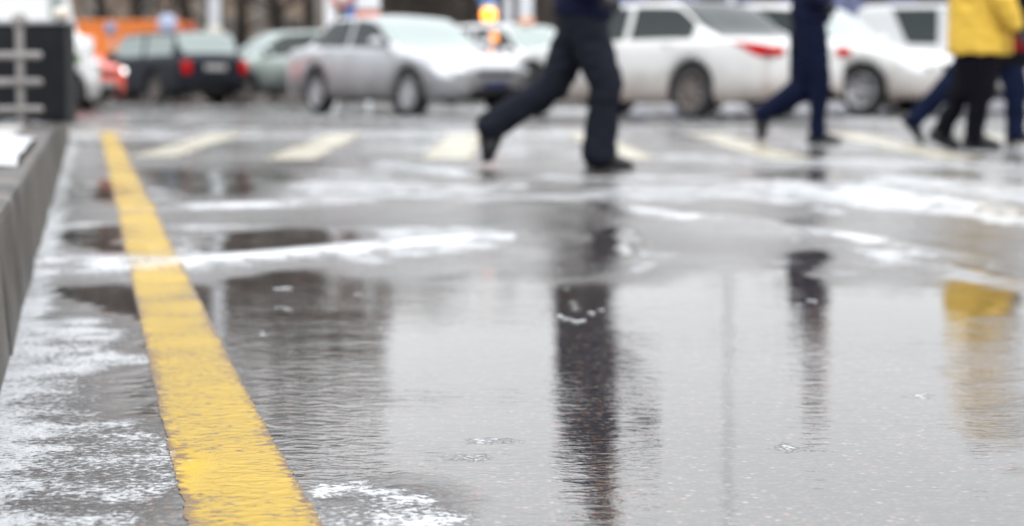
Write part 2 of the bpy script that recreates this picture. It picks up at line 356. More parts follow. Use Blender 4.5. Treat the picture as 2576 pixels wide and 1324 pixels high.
def slush_glare(X, Y, W):
    """thin slush, plus pale colour painted where the road glares with sky"""
    d = np.maximum(Y, 1.0); py = HOR + CAM_H*FPX/d; px = 1288 + X*FPX/d
    mid = sm((Y-5.0)/1.2)*(1-sm((Y-40)/20)); far = sm((Y-10.5)/2.5)
    a = fbm(X*.55 + .25*Y, Y*.8, .9, 41); b = fbm(X, Y, 4.0, 43)
    wa0 = fbm(X, Y*.9, 1.5, 7) - .5; wb0 = fbm(X, Y*.9, 1.5, 9) - .5
    sl = mid*(.93*sm((a + .55*(b-.5) - .475)/.14))  # thin slush film, also paling the mid road for grazing sky glare
    sl = np.maximum(sl, far*.62*(1 - .8*sm((.42 - a)/.1)))  # far road painted lighter overall, as sky glare would make it
    u = X + (Y-9)*.26 + .12*(b-.5); tr = fbm(u*2.4, Y*.22, 1.0, 71)      # tyre tracks swinging across the right side
    sl = np.maximum(sl, sm((Y-5.6)/.8)*(1-sm((Y-11.5)/2))*sm((X-.2)/.8)*1.02*sm((tr + .25*(b-.5) - .53)/.09))
    wp = np.zeros_like(X)
    for cx, cy, ax, ay, am in PUD:
        wp = np.maximum(wp, am*sm((1.6 - ((px + 1.5*wa0*min(ax,150) - cx)/ax)**2 - ((py + 1.6*wb0*min(ay,60) - cy)/ay)**2)*.8))
    sl = sl*(1 - sm((wp-.25)/.4))
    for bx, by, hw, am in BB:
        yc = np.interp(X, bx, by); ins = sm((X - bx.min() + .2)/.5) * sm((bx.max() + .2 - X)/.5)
        sl = np.maximum(sl, (1.16 + .5*(b-.5))*ins*np.exp(-((Y-yc + .15*(a-.5))/(hw*.95))**4))  # ridge crests whitened in place of mirrored sky
    n2 = fbm(X, Y, 3.0, 4); wa = fbm(X, Y*.9, 1.5, 7) - .5
    for cx, cy, ax, ay, am in BARE:
        q = ((px-cx)/ax)**2 + ((py-cy)/ay)**2
        sl = np.maximum(sl, am*(.86 + .55*(n2-.5))*sm((1.25 + 2.4*(n2-.5) + 1.2*wa - q)*1.3))
    for cx, cy, ax, ay in ((1010,1370,330,95),(1230,1440,380,50),(880,1290,150,50),(2040,1165,60,22),(2130,1190,60,16),(1990,1145,30,12),(1240,1135,70,14),(1160,1180,90,22),(1450,770,40,16),(2320,1010,60,10)):
        q = ((px-cx)/ax)**2 + ((py-cy)/ay)**2; sl = np.maximum(sl, .93*sm((1.55 + 2.0*(n2-.5) + 1.5*(b-.5) - q)*1.2))
    # gutter line along the kerb foot
    kx = (px-VP) + .28*(py-HOR); kd = kx*d/FPX
    sl = np.maximum(sl, 1.1*sm((.10 + .06*(b-.5) - np.abs(kd))/.05)*sm((py-340)/20))
    return np.clip(sl, 0, 1.15)
def road_z(X, Y):
    z = np.zeros_like(X)
    for bx, by, hw, am in BB:
        yc = np.interp(X, bx, by)
        inside = sm((X - bx.min() + .35)/.5) * sm((bx.max() + .35 - X)/.5)
        wob = .05*np.sin(X*2.9 + am*900) + .03*np.sin(X*7.3 + hw*40)
        t = (Y - yc - wob)/hw
        z += 1.9*am*inside*np.exp(-t*t*1.6)
    # ruts and settled patches
    far = sm((Y-5.6)/1.5)
    z += far*(.020*(fbm(X + .4*Y, Y*1.0, .75, 11) - .5) + .010*(fbm(X*.5, Y*1.5, 1.3, 21) - .5))
    z += .004*(fbm(X, Y, 1.2, 31) - .5)
    z = z * sm((Y-3.5)/1.5) * (1 - sm((Y-26)/6))
    return z + .0080*np.clip(4.2-Y, 0, 2.2)**2
def grid_mesh(name, xs, ys, zoff, material, zf=road_z):
    X, Y = np.meshgrid(xs, ys); Z = zf(X, Y) + zoff
    W = wetness(X, Y)
    me = bpy.data.meshes.new(name)
    nx, ny = len(xs), len(ys)
    co = np.stack([X, Y, Z], -1).reshape(-1, 3)
    idx = np.arange(nx*ny).reshape(ny, nx)
    f = np.stack([idx[:-1,:-1], idx[:-1,1:], idx[1:,1:], idx[1:,:-1]], -1).reshape(-1, 4)
    me.from_pydata(co.tolist(), [], f.tolist())
    at = me.attributes.new('wet', 'FLOAT', 'POINT'); at.data.foreach_set('value', W.reshape(-1).astype(np.float32))
    at = me.attributes.new('slush', 'FLOAT', 'POINT'); at.data.foreach_set('value', slush_glare(X, Y, W).reshape(-1).astype(np.float32))  # holds slush together with the painted sky glare
    return me
def nonuni(a, segs):
    r = [a]
    for b, st in segs:
        n = max(1, round((b - r[-1])/st)); s0 = r[-1]
        r += [s0 + (b-s0)*k/n for k in range(1, n+1)]
    return np.array(r)
xs = nonuni(-400, [(-60,40),(-16,6),(-6,.6),(6.5,.05),(16,.6),(60,6),(400,40)])
ys = nonuni(-60, [(0,12),(2,.5),(9,.04),(26,.07),(50,1.2),(110,6),(600,60)])
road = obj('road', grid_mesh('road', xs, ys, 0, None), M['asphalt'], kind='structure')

def strip_mesh(name, A, B, hwA, hwB, n, m, rag, zoff, seed=0, shift=None):
    """marking between road points A and B following the road surface, with ragged edges"""
    A = Vector(A); B = Vector(B); d = (B-A); L = d.length; d.normalize(); s = Vector((d.y, -d.x, 0))
    vs = []; 
    for i in range(n+1):
        t = i/n; c = A.lerp(B, t); hw = hwA*(1-t) + hwB*t
        e0 = hw + rag*(noise.noise(Vector((t*L*9, seed, 0)))*.9 + noise.noise(Vector((t*L*45, seed, 5)))*.75 + noise.noise(Vector((t*L*160, seed, 8)))*.18)
        e1 = hw + rag*(noise.noise(Vector((t*L*9, seed+50, 0)))*.9 + noise.noise(Vector((t*L*45, seed+50, 5)))*.75 + noise.noise(Vector((t*L*160, seed+50, 8)))*.18)
        for j in range(m+1):
            k = j/m; vs.append(c + s*(-e0*(1-k) + e1*k))
    X = np.array([v.x for v in vs]); Y = np.array([v.y for v in vs]); Z = road_z(X, Y) + zoff
    me = bpy.data.meshes.new(name)
    fs = [(i*(m+1)+j, i*(m+1)+j+1, (i+1)*(m+1)+j+1, (i+1)*(m+1)+j) for i in range(n) for j in range(m)]
    me.from_pydata([(x,y,z) for x,y,z in zip(X,Y,Z)], [], fs)
    at = me.attributes.new('wet', 'FLOAT', 'POINT'); at.data.foreach_set('value', wetness(X,Y).astype(np.float32))
    at = me.attributes.new('slush', 'FLOAT', 'POINT'); at.data.foreach_set('value', slush_glare(X, Y, wetness(X,Y)).astype(np.float32))
    at = me.attributes.new('edge', 'FLOAT', 'POINT'); at.data.foreach_set('value', np.tile(np.abs(np.linspace(-1,1,m+1)), n+1).astype(np.float32))
    return me
# direction of the kerb and the yellow line: towards picture point (220, horizon)
def lane(sl, y):   # road point on the lane line of picture slope sl at row y
    return G(VP + sl*(y-HOR), y)
SL = (.2205+.498)/2
pa = lane(SL, 1600); pb = lane(SL, 331)
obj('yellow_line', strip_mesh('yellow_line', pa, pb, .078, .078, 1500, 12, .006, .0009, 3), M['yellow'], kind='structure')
obj('yellow_line', strip_mesh('yellow_cross_line', G(178,334), G(345,332), .09, .09, 60, 4, .02, .0032, 9), M['yellow'], kind='structure')
ztop_, zbot_ = 336, 402
for k, (xb, xt) in enumerate([(90,300),(385,570),(730,870),(1125,1170),(1590,1470),(1990,1770),(2420,2110),(2840,2440)]):
    a = G(xb, zbot_ - (6 if k < 2 else 0)); b_ = G(xt, ztop_)
    if k == 0: continue
    obj('crossing_stripe', strip_mesh('crossing_stripe', a, b_, .17, .17, 120, 8, .03, .003, 20+k), M['cream'], kind='structure')

# ------------------------------------------------------------------ granite platform with kerb, left
KH = .27
d_lane = (lane(-.28, 400) - lane(-.28, 1200)).normalized()
k0 = lane(-.28, 1500); k1 = G(176, 352)
k0 = k1 - d_lane*22.0
nrm = Vector((-d_lane.y, d_lane.x, 0))           # to the left
def kerb():
    t = empty('kerb', k0); t['kind'] = 'structure'
    n = 24; L = 22.0/n
    for i in range(n):
        bm = bmesh.new()
        vs = box(bm, (0,0,0), (L-.016, .20, KH+.02), 0, .022)
        for v in bm.verts:
            p = v.co
            if p.z > .05 and p.y < 0: p.y += .02
            p += Vector((noise.noise(p*4+Vector((i*3,0,0))), noise.noise(p*5+Vector((0,i*3,0))), 0))*.008
        ang = math.atan2(d_lane.y, d_lane.x)
        c = k0 + d_lane*(L*(i+.5)) + nrm*.10
        bmesh.ops.rotate(bm, cent=(0,0,0), matrix=Matrix.Rotation(ang,3,'Z'), verts=bm.verts)
        bmesh.ops.translate(bm, vec=c - k0 + Vector((0,0,KH/2-.01)), verts=bm.verts)
        obj('kerb_stone', bm, M['stone'], t, smooth=False)
    return t
kerb()
bm = bmesh.new()
q = [k0+nrm*.205, k1+nrm*.205, k1+nrm*9, k0+nrm*9]
lo = [bm.verts.new((p.x,p.y,-.02)) for p in q]; hi = [bm.verts.new((p.x,p.y,KH-.004)) for p in q]
bm.faces.new(hi)
for i in range(4): bm.faces.new((lo[i], lo[(i+1)%4], hi[(i+1)%4], hi[i]))
bmesh.ops.recalc_face_normals(bm, faces=bm.faces)
obj('pavement', bm, M['paving'], smooth=False, kind='structure')

# ------------------------------------------------------------------ cars
def pchip(pts):
    xs = [p[0] for p in pts]; ys = [p[1] for p in pts]; n = len(xs)
    h = [xs[i+1]-xs[i] for i in range(n-1)]; dl = [(ys[i+1]-ys[i])/h[i] for i in range(n-1)]
    m = [0]*n; m[0] = dl[0]; m[-1] = dl[-1]
    for i in range(1, n-1):
        m[i] = 0 if dl[i-1]*dl[i] <= 0 else 2*dl[i-1]*dl[i]/(dl[i-1]+dl[i])
    def f(x):
        if x <= xs[0]: return ys[0]
        if x >= xs[-1]: return ys[-1]
        i = 0
        while x > xs[i+1]: i += 1
        t = (x-xs[i])/h[i]
        return ((1+2*t)*(1-t)**2*ys[i] + t*(1-t)**2*h[i]*m[i] + t*t*(3-2*t)*ys[i+1] + t*t*(t-1)*h[i]*m[i+1])
    return f
def cl(t): return max(0., min(1., t))
def ss(t): t = cl(t); return t*t*(3-2*t)

def make_wheel(r, wd, rim_mat, spokes, parent, loc, side):
    bm = bmesh.new()
    h = wd/2
    lathe(bm, [(r*.66,-h*.8),(r*.72,-h),(r*.9,-h),(r*.975,-h*.8),(r,-h*.45),(r,h*.45),(r*.975,h*.8),(r*.9,h),(r*.72,h),(r*.66,h*.8)], seg=36, closed=True)
    wo = obj('wheel', bm, M['tyre'], parent, loc=loc)
    bm = bmesh.new(); s = side
    lathe(bm, [(.001,s*h*.2),(r*.6,s*h*.12),(r*.62,s*h*.86),(r*.70,s*h*.9),(r*.685,s*h*.4),(r*.55,-s*h*.2),(.001,-s*h*.3)], seg=36)
    for k in range(spokes):
        a = 2*math.pi*k/spokes
        Mx = Matrix.Rotation(a, 4, 'Y')
        vs = box(bm, (0,0,0), (r*.60, h*.30, r*.15), 0, r*.02)
        for v in vs: v.co.x += r*.33
        bmesh.ops.transform(bm, matrix=Matrix.Translation((0, s*h*.62, 0)) @ Mx, verts=vs)
    ell(bm, (0, s*h*.66, 0), (r*.13, h*.22, r*.13))
    bmesh.ops.recalc_face_normals(bm, faces=bm.faces)
    obj('rim', bm, rim_mat, wo)
    return wo

def make_car(name, label, cat, sp, loc, head):
    L, W, H = sp['L'], sp['W'], sp['H']; r = sp.get('r', .32); fo = sp['fo']; wb = sp['wb']
    ax = [L-fo-wb, L-fo]; x0, x1, x2, x3 = sp['gx']; bz = sp.get('belt', .90*1.0); sill = sp.get('sill', .21)
    hood = sp['hood']; deck = sp['deck']; nose = sp['nose']; tail = sp['tail']; ra = r*1.17
    pm = sp['paint']; gm = sp.get('glass', M['glass'])
    zt_ = pchip([(0,tail),(.06,deck-.02),(max(.12,x0),deck),(x1,H-.02),((x1+x2)/2,H),(x2,H-.035),(x3,hood),(L-.35,hood-.13 if sp.get('slope',1) else hood-.04),(L-.06,nose+.03),(L,nose)])
    bt_ = pchip([(0,min(tail,bz+.05)-.04),(.3,min(deck,bz+.05)-.045),(max(.5,x0),min(deck,bz+.05)-.03),(x3-.1,bz-.03),(x3+.25,hood-.07),(L-.35,hood-.22 if sp.get('slope',1) else hood-.12),(L,nose-.09)])
    rd = sp.get('round', 1.0)
    w_ = pchip([(0,1-.20*rd),(.07,1-.11*rd),(.30,1-.035*rd),(1.0,1),(L-1.2,1),(L-.45,1-.055*rd),(L-.12,1-.15*rd),(L,1-.28*rd)])
    tw = sp.get('tumble', .74)
    wr_ = pchip([(0,.86),(max(.1,x0),.86),(x1,tw),(x2,tw),(x3,.86),(L,.82)])
    def zb(x):
        z = sill + .03*ss((x-(L-.6))/.6) + .05*ss((.6-x)/.6)
        for a in ax:
            if abs(x-a) < ra: z = max(z, r + math.sqrt(max(0, ra*ra-(x-a)**2)))
        return z
    def sec(x):
        hw = W/2*w_(x); b0 = zb(x); bt = max(bt_(x), b0+.05); zt = max(zt_(x), bt+.02); g = ss((zt-bt-.10)/.22); wr = W/2*wr_(x)*min(1, w_(x)*1.02)
        dz = bt-b0; q = zt-bt
        lowP = [(.93*hw,b0),(.985*hw,b0+.14*dz),(1.0*hw,b0+.46*dz),(.992*hw,b0+.80*dz),(.955*hw,bt)]
        hd = [(.915*hw,bt+.40*q),(.875*hw,bt+.68*q),(.80*hw,bt+.87*q),(.5*hw,bt+.97*q),(0,zt)]
        gh = [(.925*hw,bt+.02),(lerp(.925*hw,wr,.52),bt+.02+.50*(q-.07)),(wr,zt-.055),(wr*.82,zt-.012),(0,zt+.012)]
        up = [(lerp(a[0],b[0],g), lerp(a[1],b[1],g)) for a, b in zip(hd, gh)]
        return lowP + up
    def lerp(a, b, t): return a+(b-a)*t
    def sp_(P, s):
        i = int(min(8, math.floor(s))); t = s-i
        p0 = P[max(0,i-1)]; p1 = P[i]; p2 = P[i+1]; p3 = P[min(9,i+2)]
        if i == 8: p3 = (-p1[0], p1[1])
        o = []
        for k in (0,1):
            a,b,c,d = p0[k],p1[k],p2[k],p3[k]
            m1 = (c-a)*.42; m2 = (d-b)*.42
            o.append((2*t**3-3*t*t+1)*b + (t**3-2*t*t+t)*m1 + (-2*t**3+3*t*t)*c + (t**3-t*t)*m2)
        return o
    root = empty(name, loc, head); tag(root, label, cat)
    if sp.get('group'): root['group'] = sp['group']
    # stations
    st = set([0, L]);
    k = 0.0
    while k < L: st.add(round(k,3)); k += .09
    for a in ax:
        for q in range(-9, 10): st.add(round(a + ra*math.sin(q/9*math.pi/2)*.9999, 4))
        st.add(round(a-ra-.004,4)); st.add(round(a+ra+.004,4))
    for q in (.02,.05,.1,.15): st.add(q); st.add(L-q)
    st = sorted(x for x in st if 0 <= x <= L)
    S = [s/3 for s in range(28)]
    bm = bmesh.new(); rows = []
    def ring(pts, x):
        full = [(-p[0], p[1]) for p in pts[:-1]] + [pts[-1]] + [(p[0], p[1]) for p in pts[-2::-1]]
        return [bm.verts.new((x-L/2, y, z)) for y, z in full]
    def scaled(pts, k, zc): return [(p[0]*k, zc+(p[1]-zc)*k) for p in pts]
    e0 = [sp_(sec(0), s) for s in S]; e1 = [sp_(sec(L), s) for s in S]
    z0 = (e0[0][1]+e0[-1][1])/2; z1 = (e1[0][1]+e1[-1][1])/2
    eb = sp.get('endbulge', .09)
    for dx, k in ((1.0,.50),(.93,.80),(.6,.93),(.25,.985)): rows.append(ring(scaled(e0, k, z0), -dx*eb))
    for x in st: rows.append(ring([sp_(sec(x), s) for s in S], x))
    for dx, k in ((.25,.985),(.6,.93),(.93,.80),(1.0,.50)): rows.append(ring(scaled(e1, k, z1), L+dx*eb))
    for A, B in zip(rows, rows[1:]):
        for i in range(len(A)-1): bm.faces.new((A[i], B[i], B[i+1], A[i+1]))
    bm.faces.new(rows[0]); bm.faces.new(rows[-1][::-1])
    bmesh.ops.recalc_face_normals(bm, faces=bm.faces)
    obj('body', bm, pm, root)
    def patch(xa, xb, sa, sb, side, off, nx=14, ns=8, both=False, f=None):
        """surface piece lying proud of the body skin"""
        bm = bmesh.new(); V = []
        ss_ = [sa+(sb-sa)*j/ns for j in range(ns+1)]
        for i in range(nx+1):
            x = xa+(xb-xa)*i/nx; row = []
            P = sec(x); P2 = sec(x+.01); 
            for s in ss_:
                s2 = s if f is None else f((x-xa)/(xb-xa), s)
                p = Vector((x, *sp_(P, s2)));
                tx = Vector((x+.01, *sp_(P2, s2))) - p; a = sp_(P, max(0,s2-.05)); b = sp_(P, min(9,s2+.05))
                ts = Vector((0, b[0]-a[0], b[1]-a[1]))
                nn = ts.cross(tx); nn.normalize()
                if nn.y*1 + nn.z < 0: nn = -nn
                p += nn*off; row.append(Vector((p.x-L/2, side*p.y, p.z)))
            if both: row = row + [Vector((v.x, -v.y, v.z)) for v in row[-2::-1]]
            V.append([bm.verts.new(v) for v in row])
        for A, B in zip(V, V[1:]):
            for i in range(len(A)-1): bm.faces.new((A[i], A[i+1], B[i+1], B[i]))
        bmesh.ops.recalc_face_normals(bm, faces=bm.faces)
        up = sum((f_.normal.z + .5*side*f_.normal.y) for f_ in bm.faces)
        if up < 0: bmesh.ops.reverse_faces(bm, faces=bm.faces)
        return bm
    # glazing
    obj('windshield', patch(x2+.05, x3-.04, 7.25, 9, 1, .006, both=True), sp.get('wsglass', gm), root)
    if sp.get('rearwin', 1) and x1 - x0 > .08:
        obj('rear_window', patch(x0+.05, x1-.04, 7.3, 9, 1, .006, both=True), sp.get('rwglass', gm), root)
    xm = sp.get('xm', (x1+x2)/2+.05); wa, wbb = sp.get('wx', (x0+.28*(x1-x0)+.18, x3-.24))
    for side in (1,-1):
        # doors
        xd0, xd2 = sp.get('doors', (ax[0]+.22, ax[1]+ -ra -.06)); 
        ranges = [(xm+.015, xd2+.02, xm+.06, wbb)]
        if sp.get('four', True): ranges.append((xd0, xm-.0, wa, xm-.05))
        else: ranges.append((None, None, wa, xm-.05))
        for a, b, c, d in ranges:
            dr = root
            if a is not None:
                fr = (lambda t, s, a=a, b=b: s)
                dr = obj('door', patch(a, b-.012, .55, 4.55, side, .004, nx=18, ns=14), pm, root)
                x = a+.12
                P = sp_(sec(x), 3.55)
                obj('door_handle', boxes(((x+.06-L/2, side*(P[0]+.012), P[1]), (.17,.03,.028), 0, .008)), sp.get('handle', pm), dr)
            if sp.get('sidewin', True) or d > xm:
                obj('window', patch(c, d, 5.15, 6.85, side, .009, nx=20, ns=6, f=(lambda t, s: 6.85-(6.85-s)*ss(t*2.2+.12)) if sp.get('taper') else None), gm, dr)
        # lamps
        hx = sp.get('hl', .42); LN = sp.get('lens', M['lens'])
        obj('headlight', patch(L-hx, L-.012, 2.75, 4.0, side, .008, nx=10, ns=6, f=lambda t, s: 4.05-(4.05-s)*(.35+.65*ss(t*1.5))), LN, root)
        hz = nose-.08
        bm = bmesh.new(); ell(bm, (L/2+.0, side*W/2*.60, hz-.01), (.085, .15, .065)); obj('headlight', bm, LN, root)
        tl = sp.get('tl', .32)
        if tl > 0: obj('taillight', patch(.012, tl, 2.9, 4.0, side, .008, nx=10, ns=6, f=lambda t, s: 3.75-(3.75-s)*(1-.85*ss(t))), M['red_lens'], root)
        tb = sp.get('tlbox', (.20,.13, tail-.14))
        bm = boxes(((-L/2-.005-eb*.35, side*W/2*sp.get('tly',.66), tb[2]), (.13, tb[0], tb[1]), 0, .04)); obj('taillight', bm, M['red_lens'], root)
        # mirror
        xmr = x3-.32; P = sp_(sec(xmr), 4.9)
        bm = bmesh.new(); ell(bm, (xmr-L/2, side*(P[0]+.12), P[1]+.07), (.075,.115,.075)); box(bm, (xmr-L/2+.01, side*(P[0]+.03), P[1]+.03), (.06,.12,.03), 0, .01)
        obj('mirror', bm, pm, root)
        for a, rm in ((ax[0], 0), (ax[1], 1)):
            make_wheel(r, .21, sp.get('rims', M['rim']), sp.get('spokes', 7), root, (a-L/2, side*(W/2-.125), r), side)
        if sp.get('clad'):
            obj('sill_cladding', patch(ax[0]+ra+.02, ax[1]-ra-.02, .02, 1.1, side, .012, nx=10, ns=3), M['trim'], root)
    bm = bmesh.new()
    box(bm, (0,0,.40), (L-.35, W-.62, .40), 0, .03); box(bm, (0,0,.24), (wb-2*ra+.1, W-.22, .09), 0, .02)
    obj('underbody', bm, M['black'], root)
    zc = (e1[0][1]+e1[-1][1])/2
    if sp.get('grille', True):
        obj('grille', boxes(((L/2+eb*.93, 0, nose-.10), (.05, W*.34, .085), 0, .02)), M['trim'], root)
        obj('air_intake', boxes(((L/2+eb*.80, 0, e1[0][1]+.11), (.06, W*.46, .09), 0, .02)), M['black'], root)
    obj('front_number_plate', boxes(((L/2+eb+.014, 0, sp.get('fpz', e1[0][1]+.19)), (.014, .42, .10), 0, .004)), sp.get('fplate', M['plate']), root)
    obj('rear_number_plate', boxes(((-L/2-eb-.012, 0, sp.get('rpz', tail-.24)), (.014, .50, .11), 0, .004)), M['plate'], root)
    if sp.get('beacon'):
        obj('roof_lamp', boxes(((0+.2, 0, H+.05), (.16, .32, .09), 0, .03)), M['amber_lens'], root)
    if sp.get('stripe'):
        for side in (1,-1): obj('side_stripe', patch(L-1.25, L-.2, 1.4, 2.2, side, .010, nx=10, ns=3), sp['stripe'], root)
    if sp.get('stripe'):
        obj('bumper_stripe', boxes(((L/2+eb+.01, 0, .62), (.02, W*.62, .10), 0, .004)), sp['stripe'], root)
    return root
def place(sp, px, py, front, side, head):
    """centre of the car so that one of its wheels stands at the picture point"""
    L, W = sp['L'], sp['W']; x = (L-sp['fo'] if front else L-sp['fo']-sp['wb']) - L/2; y = side*(W/2-.1)
    g = G(px, py); c, s = math.cos(head), math.sin(head)
    return Vector((g.x - (c*x - s*y), g.y - (s*x + c*y), 0))

P_silver = paint('silver_paint', (.36,.37,.39), .5, .3, coat=1, low_col=(.13,.125,.13), amt=.9, top=.72)  # lower body darker than the top
P_white = paint('white_paint', (.60,.60,.59), 0, .35, low_col=(.25,.20,.17), amt=.9, top=.66)
P_white2 = paint('clean_white_paint', (.70,.70,.70), 0, .35, low_col=(.22,.21,.20), amt=.8)
P_navy = paint('navy_paint', (.004,.006,.012), 0, .45, low_col=(.008,.008,.010), amt=.5, coat=0)
P_navy.node_tree.nodes['Principled BSDF'].inputs['Specular IOR Level'].default_value = .25
P_green = paint('pale_green_silver_paint', (.28,.33,.31), .3, .3, low_col=(.03,.035,.035), amt=.97, top=.8)  # lower half blends to near black
P_red = paint('red_orange_paint', (.75,.06,.02), 0, .3, low_col=(.3,.1,.08), amt=.4)

sedan = dict(L=4.45, W=1.72, H=1.43, wb=2.55, fo=.86, r=.318, gx=(.55,1.35,2.38,3.22), hood=.95, deck=.99, nose=.70, tail=.90, belt=.93, paint=P_silver, glass=M['glass'], wsglass=M['glass_pale'], rims=M['rim'], spokes=9, tl=0, tly=.50, fplate=M['blue_plate'])
h = R(-55); make_car('parked_car', 'silver sedan facing right with alloy wheels, behind the running man\'s trailing foot', 'car', sedan, place(sedan, 1036, 292, True, -1, h), h)
big = dict(L=5.05, W=1.86, H=1.53, wb=3.02, fo=.88, r=.352, gx=(.75,1.62,2.98,3.85), hood=.99, deck=1.05, nose=.72, tail=.98, belt=.98, paint=P_white, glass=M['glass'], rwglass=M['glass'], rims=M['rim_dirty'], spokes=9, tl=.44, tlbox=(.30,.13,.86), tly=.70, rpz=.80)
h = R(180-48); make_car('parked_car', 'large white sedan with dirty sills, its red rear lamps beside the walker in navy', 'car', big, place(big, 1745, 300, False, 1, h), h)
suv = dict(L=4.5, W=1.82, H=1.62, wb=2.65, fo=.90, r=.345, gx=(.25,.75,2.30,3.28), hood=1.03, deck=1.08, nose=.78, tail=1.02, belt=1.0, paint=P_white, rims=M['rim'], spokes=5, clad=True, wsglass=M['glass_pale'])
h = R(-38); make_car('parked_car', 'white crossover with five-spoke wheel and grey lower body, left of the yellow coat', 'car', suv, place(suv, 2170, 290, True, -1, h), h)
suv2 = dict(suv); suv2.update(H=1.70, L=4.6, r=.35, paint=paint('grey_white_paint', (.47,.48,.49), 0, .4, low_col=(.15,.14,.13), amt=.8), rims=M['rim_dirty'], gx=(.15,.5,2.5,3.35), wx=(.95,3.1), xm=1.72, taper=True)
h = R(-12); make_car('parked_car', 'greyish-white off-roader with dark side window standing behind the yellow coat', 'car', suv2, Vector((7.5, 34.5, 0)), h)
hatch = dict(L=4.1, W=1.7, H=1.56, wb=2.5, fo=.82, r=.31, gx=(.2,.55,2.2,3.05), hood=.98, deck=1.02, nose=.72, tail=.97, belt=.95, paint=P_white2, rims=M['rim'], wsglass=M['glass_pale'], beacon=True)
h = R(-50); make_car('parked_car', 'white hatchback with small orange roof lamp, behind the silver sedan\'s bonnet', 'car', hatch, place(hatch, 1338, 266, True, -1, h), h)
hb2 = dict(hatch); hb2.update(paint=P_green, beacon=False, H=1.50, rims=M['rim_dirty'])
h = R(180+28); make_car('parked_car', 'pale green-grey hatchback with dark lower half, between dark wagon and silver sedan', 'car', hb2, Vector((-4.75, 44.5, 0)), h)
old = dict(L=4.1, W=1.62, H=1.44, wb=2.42, fo=.72, r=.30, gx=(.10,.42,2.35,2.85), hood=.94, deck=.98, nose=.78, tail=.90, belt=.90, paint=P_navy, glass=M['glass_pale'], wsglass=M['glass_pale'], rwglass=M['glass_pale'], rims=M['rim_dirty'], spokes=6, slope=0, round=.45, endbulge=.04, tl=0, tlbox=(.17,.26,.72), tly=.80, rpz=.72, tumble=.80)
h = R(180-50); make_car('parked_car', 'old dark navy estate car seen from behind with square red lamps', 'car', old, place(old, 398, 262, False, 1, h), h)
redc = dict(hatch); redc.update(lens=mat('lit_headlight', (.8,.8,.8), .2, emis=(1,1,.97), estr=2.5), L=3.8, wb=2.4, paint=P_red, beacon=False, H=1.45, hood=.93, wsglass=M['glass'], fplate=M['plate'])
h = R(-22); make_car('parked_car', 'bright red-orange car nose with white lamp, poking out behind the white van', 'car', redc, Vector((-8.35, 35.2, 0)), h)
van = dict(L=4.9, W=1.9, H=2.25, wb=3.2, fo=.50, r=.33, gx=(.10,.24,4.42,4.72), sidewin=False, hood=1.12, deck=1.3, nose=.80, tail=1.2, belt=1.12, paint=P_white2, rims=M['trim'], spokes=6, tumble=.86, wsglass=M['glass_pale'], glass=M['glass_pale'], xm=4.25, wx=(1.2,4.5), stripe=mat('stripe', (.05,.13,.02), .4, var=.3), tl=0, tlbox=(.12,.3,1.0), tly=.82, rearwin=0)
h = R(14); make_car('parked_van', 'white van with green side stripe, parked behind the dark metal cabinet', 'van', van, Vector((-8.22, 29.2, 0)), h)

# ------------------------------------------------------------------ people
def cloth(name, col, rough=.8, var=.2, bump=.002): return mat(name, col, rough, var=var, vscale=5, bump=bump, bscale=120, spec=.08)
SKIN = mat('skin', (.55,.33,.25), .5, var=.08); LEATHER = mat('black_leather', (.012,.012,.014), .35, var=.3); SOLE = mat('rubber_sole', (.02,.02,.02), .7)
HAIR = mat('dark_hair', (.03,.02,.015), .6, bump=.003, bscale=90)
def head_shape(bm, c, tilt=0.0, s=1.0):
    """head facing +x: skull, jaw, nose, ears, brow, lips"""
    c = Vector(c)
    vs = ell(bm, (0,0,0), (.100*s,.078*s,.122*s), u=28, v=20)
    for v in vs:
        p = v.co
        if p.z < 0:
            k = -p.z/(.122*s); p.y *= 1 - .30*k; p.x = p.x*(1-.18*k) + .012*k*s
        if p.x < 0 and p.z > -.03: p.x *= 1.08
        # eye sockets
        for sy in (1,-1):
            d = (p - Vector((.088*s, sy*.032*s, .004*s))).length
            if d < .028*s: p.x -= .010*s*(1-d/(.028*s))
    add = []
    add += ell(bm, (.098*s,0,-.018*s), (.020*s,.013*s,.026*s), u=10, v=8)
    add += ell(bm, (.088*s,0,-.062*s), (.012*s,.024*s,.008*s), u=10, v=6)
    add += ell(bm, (.076*s,0,-.098*s), (.020*s,.024*s,.018*s), u=10, v=6)
    for sy in (1,-1): 
        add += ell(bm, (-.002*s, sy*.079*s, -.006*s), (.018*s,.009*s,.032*s), u=10, v=8)
        add += ell(bm, (.083*s, sy*.032*s, .003*s), (.012*s,.013*s,.010*s), u=10, v=8)
    allv = vs + add
    bmesh.ops.rotate(bm, cent=(0,0,0), matrix=Matrix.Rotation(tilt,3,'Y'), verts=allv)
    bmesh.ops.translate(bm, vec=c, verts=allv)
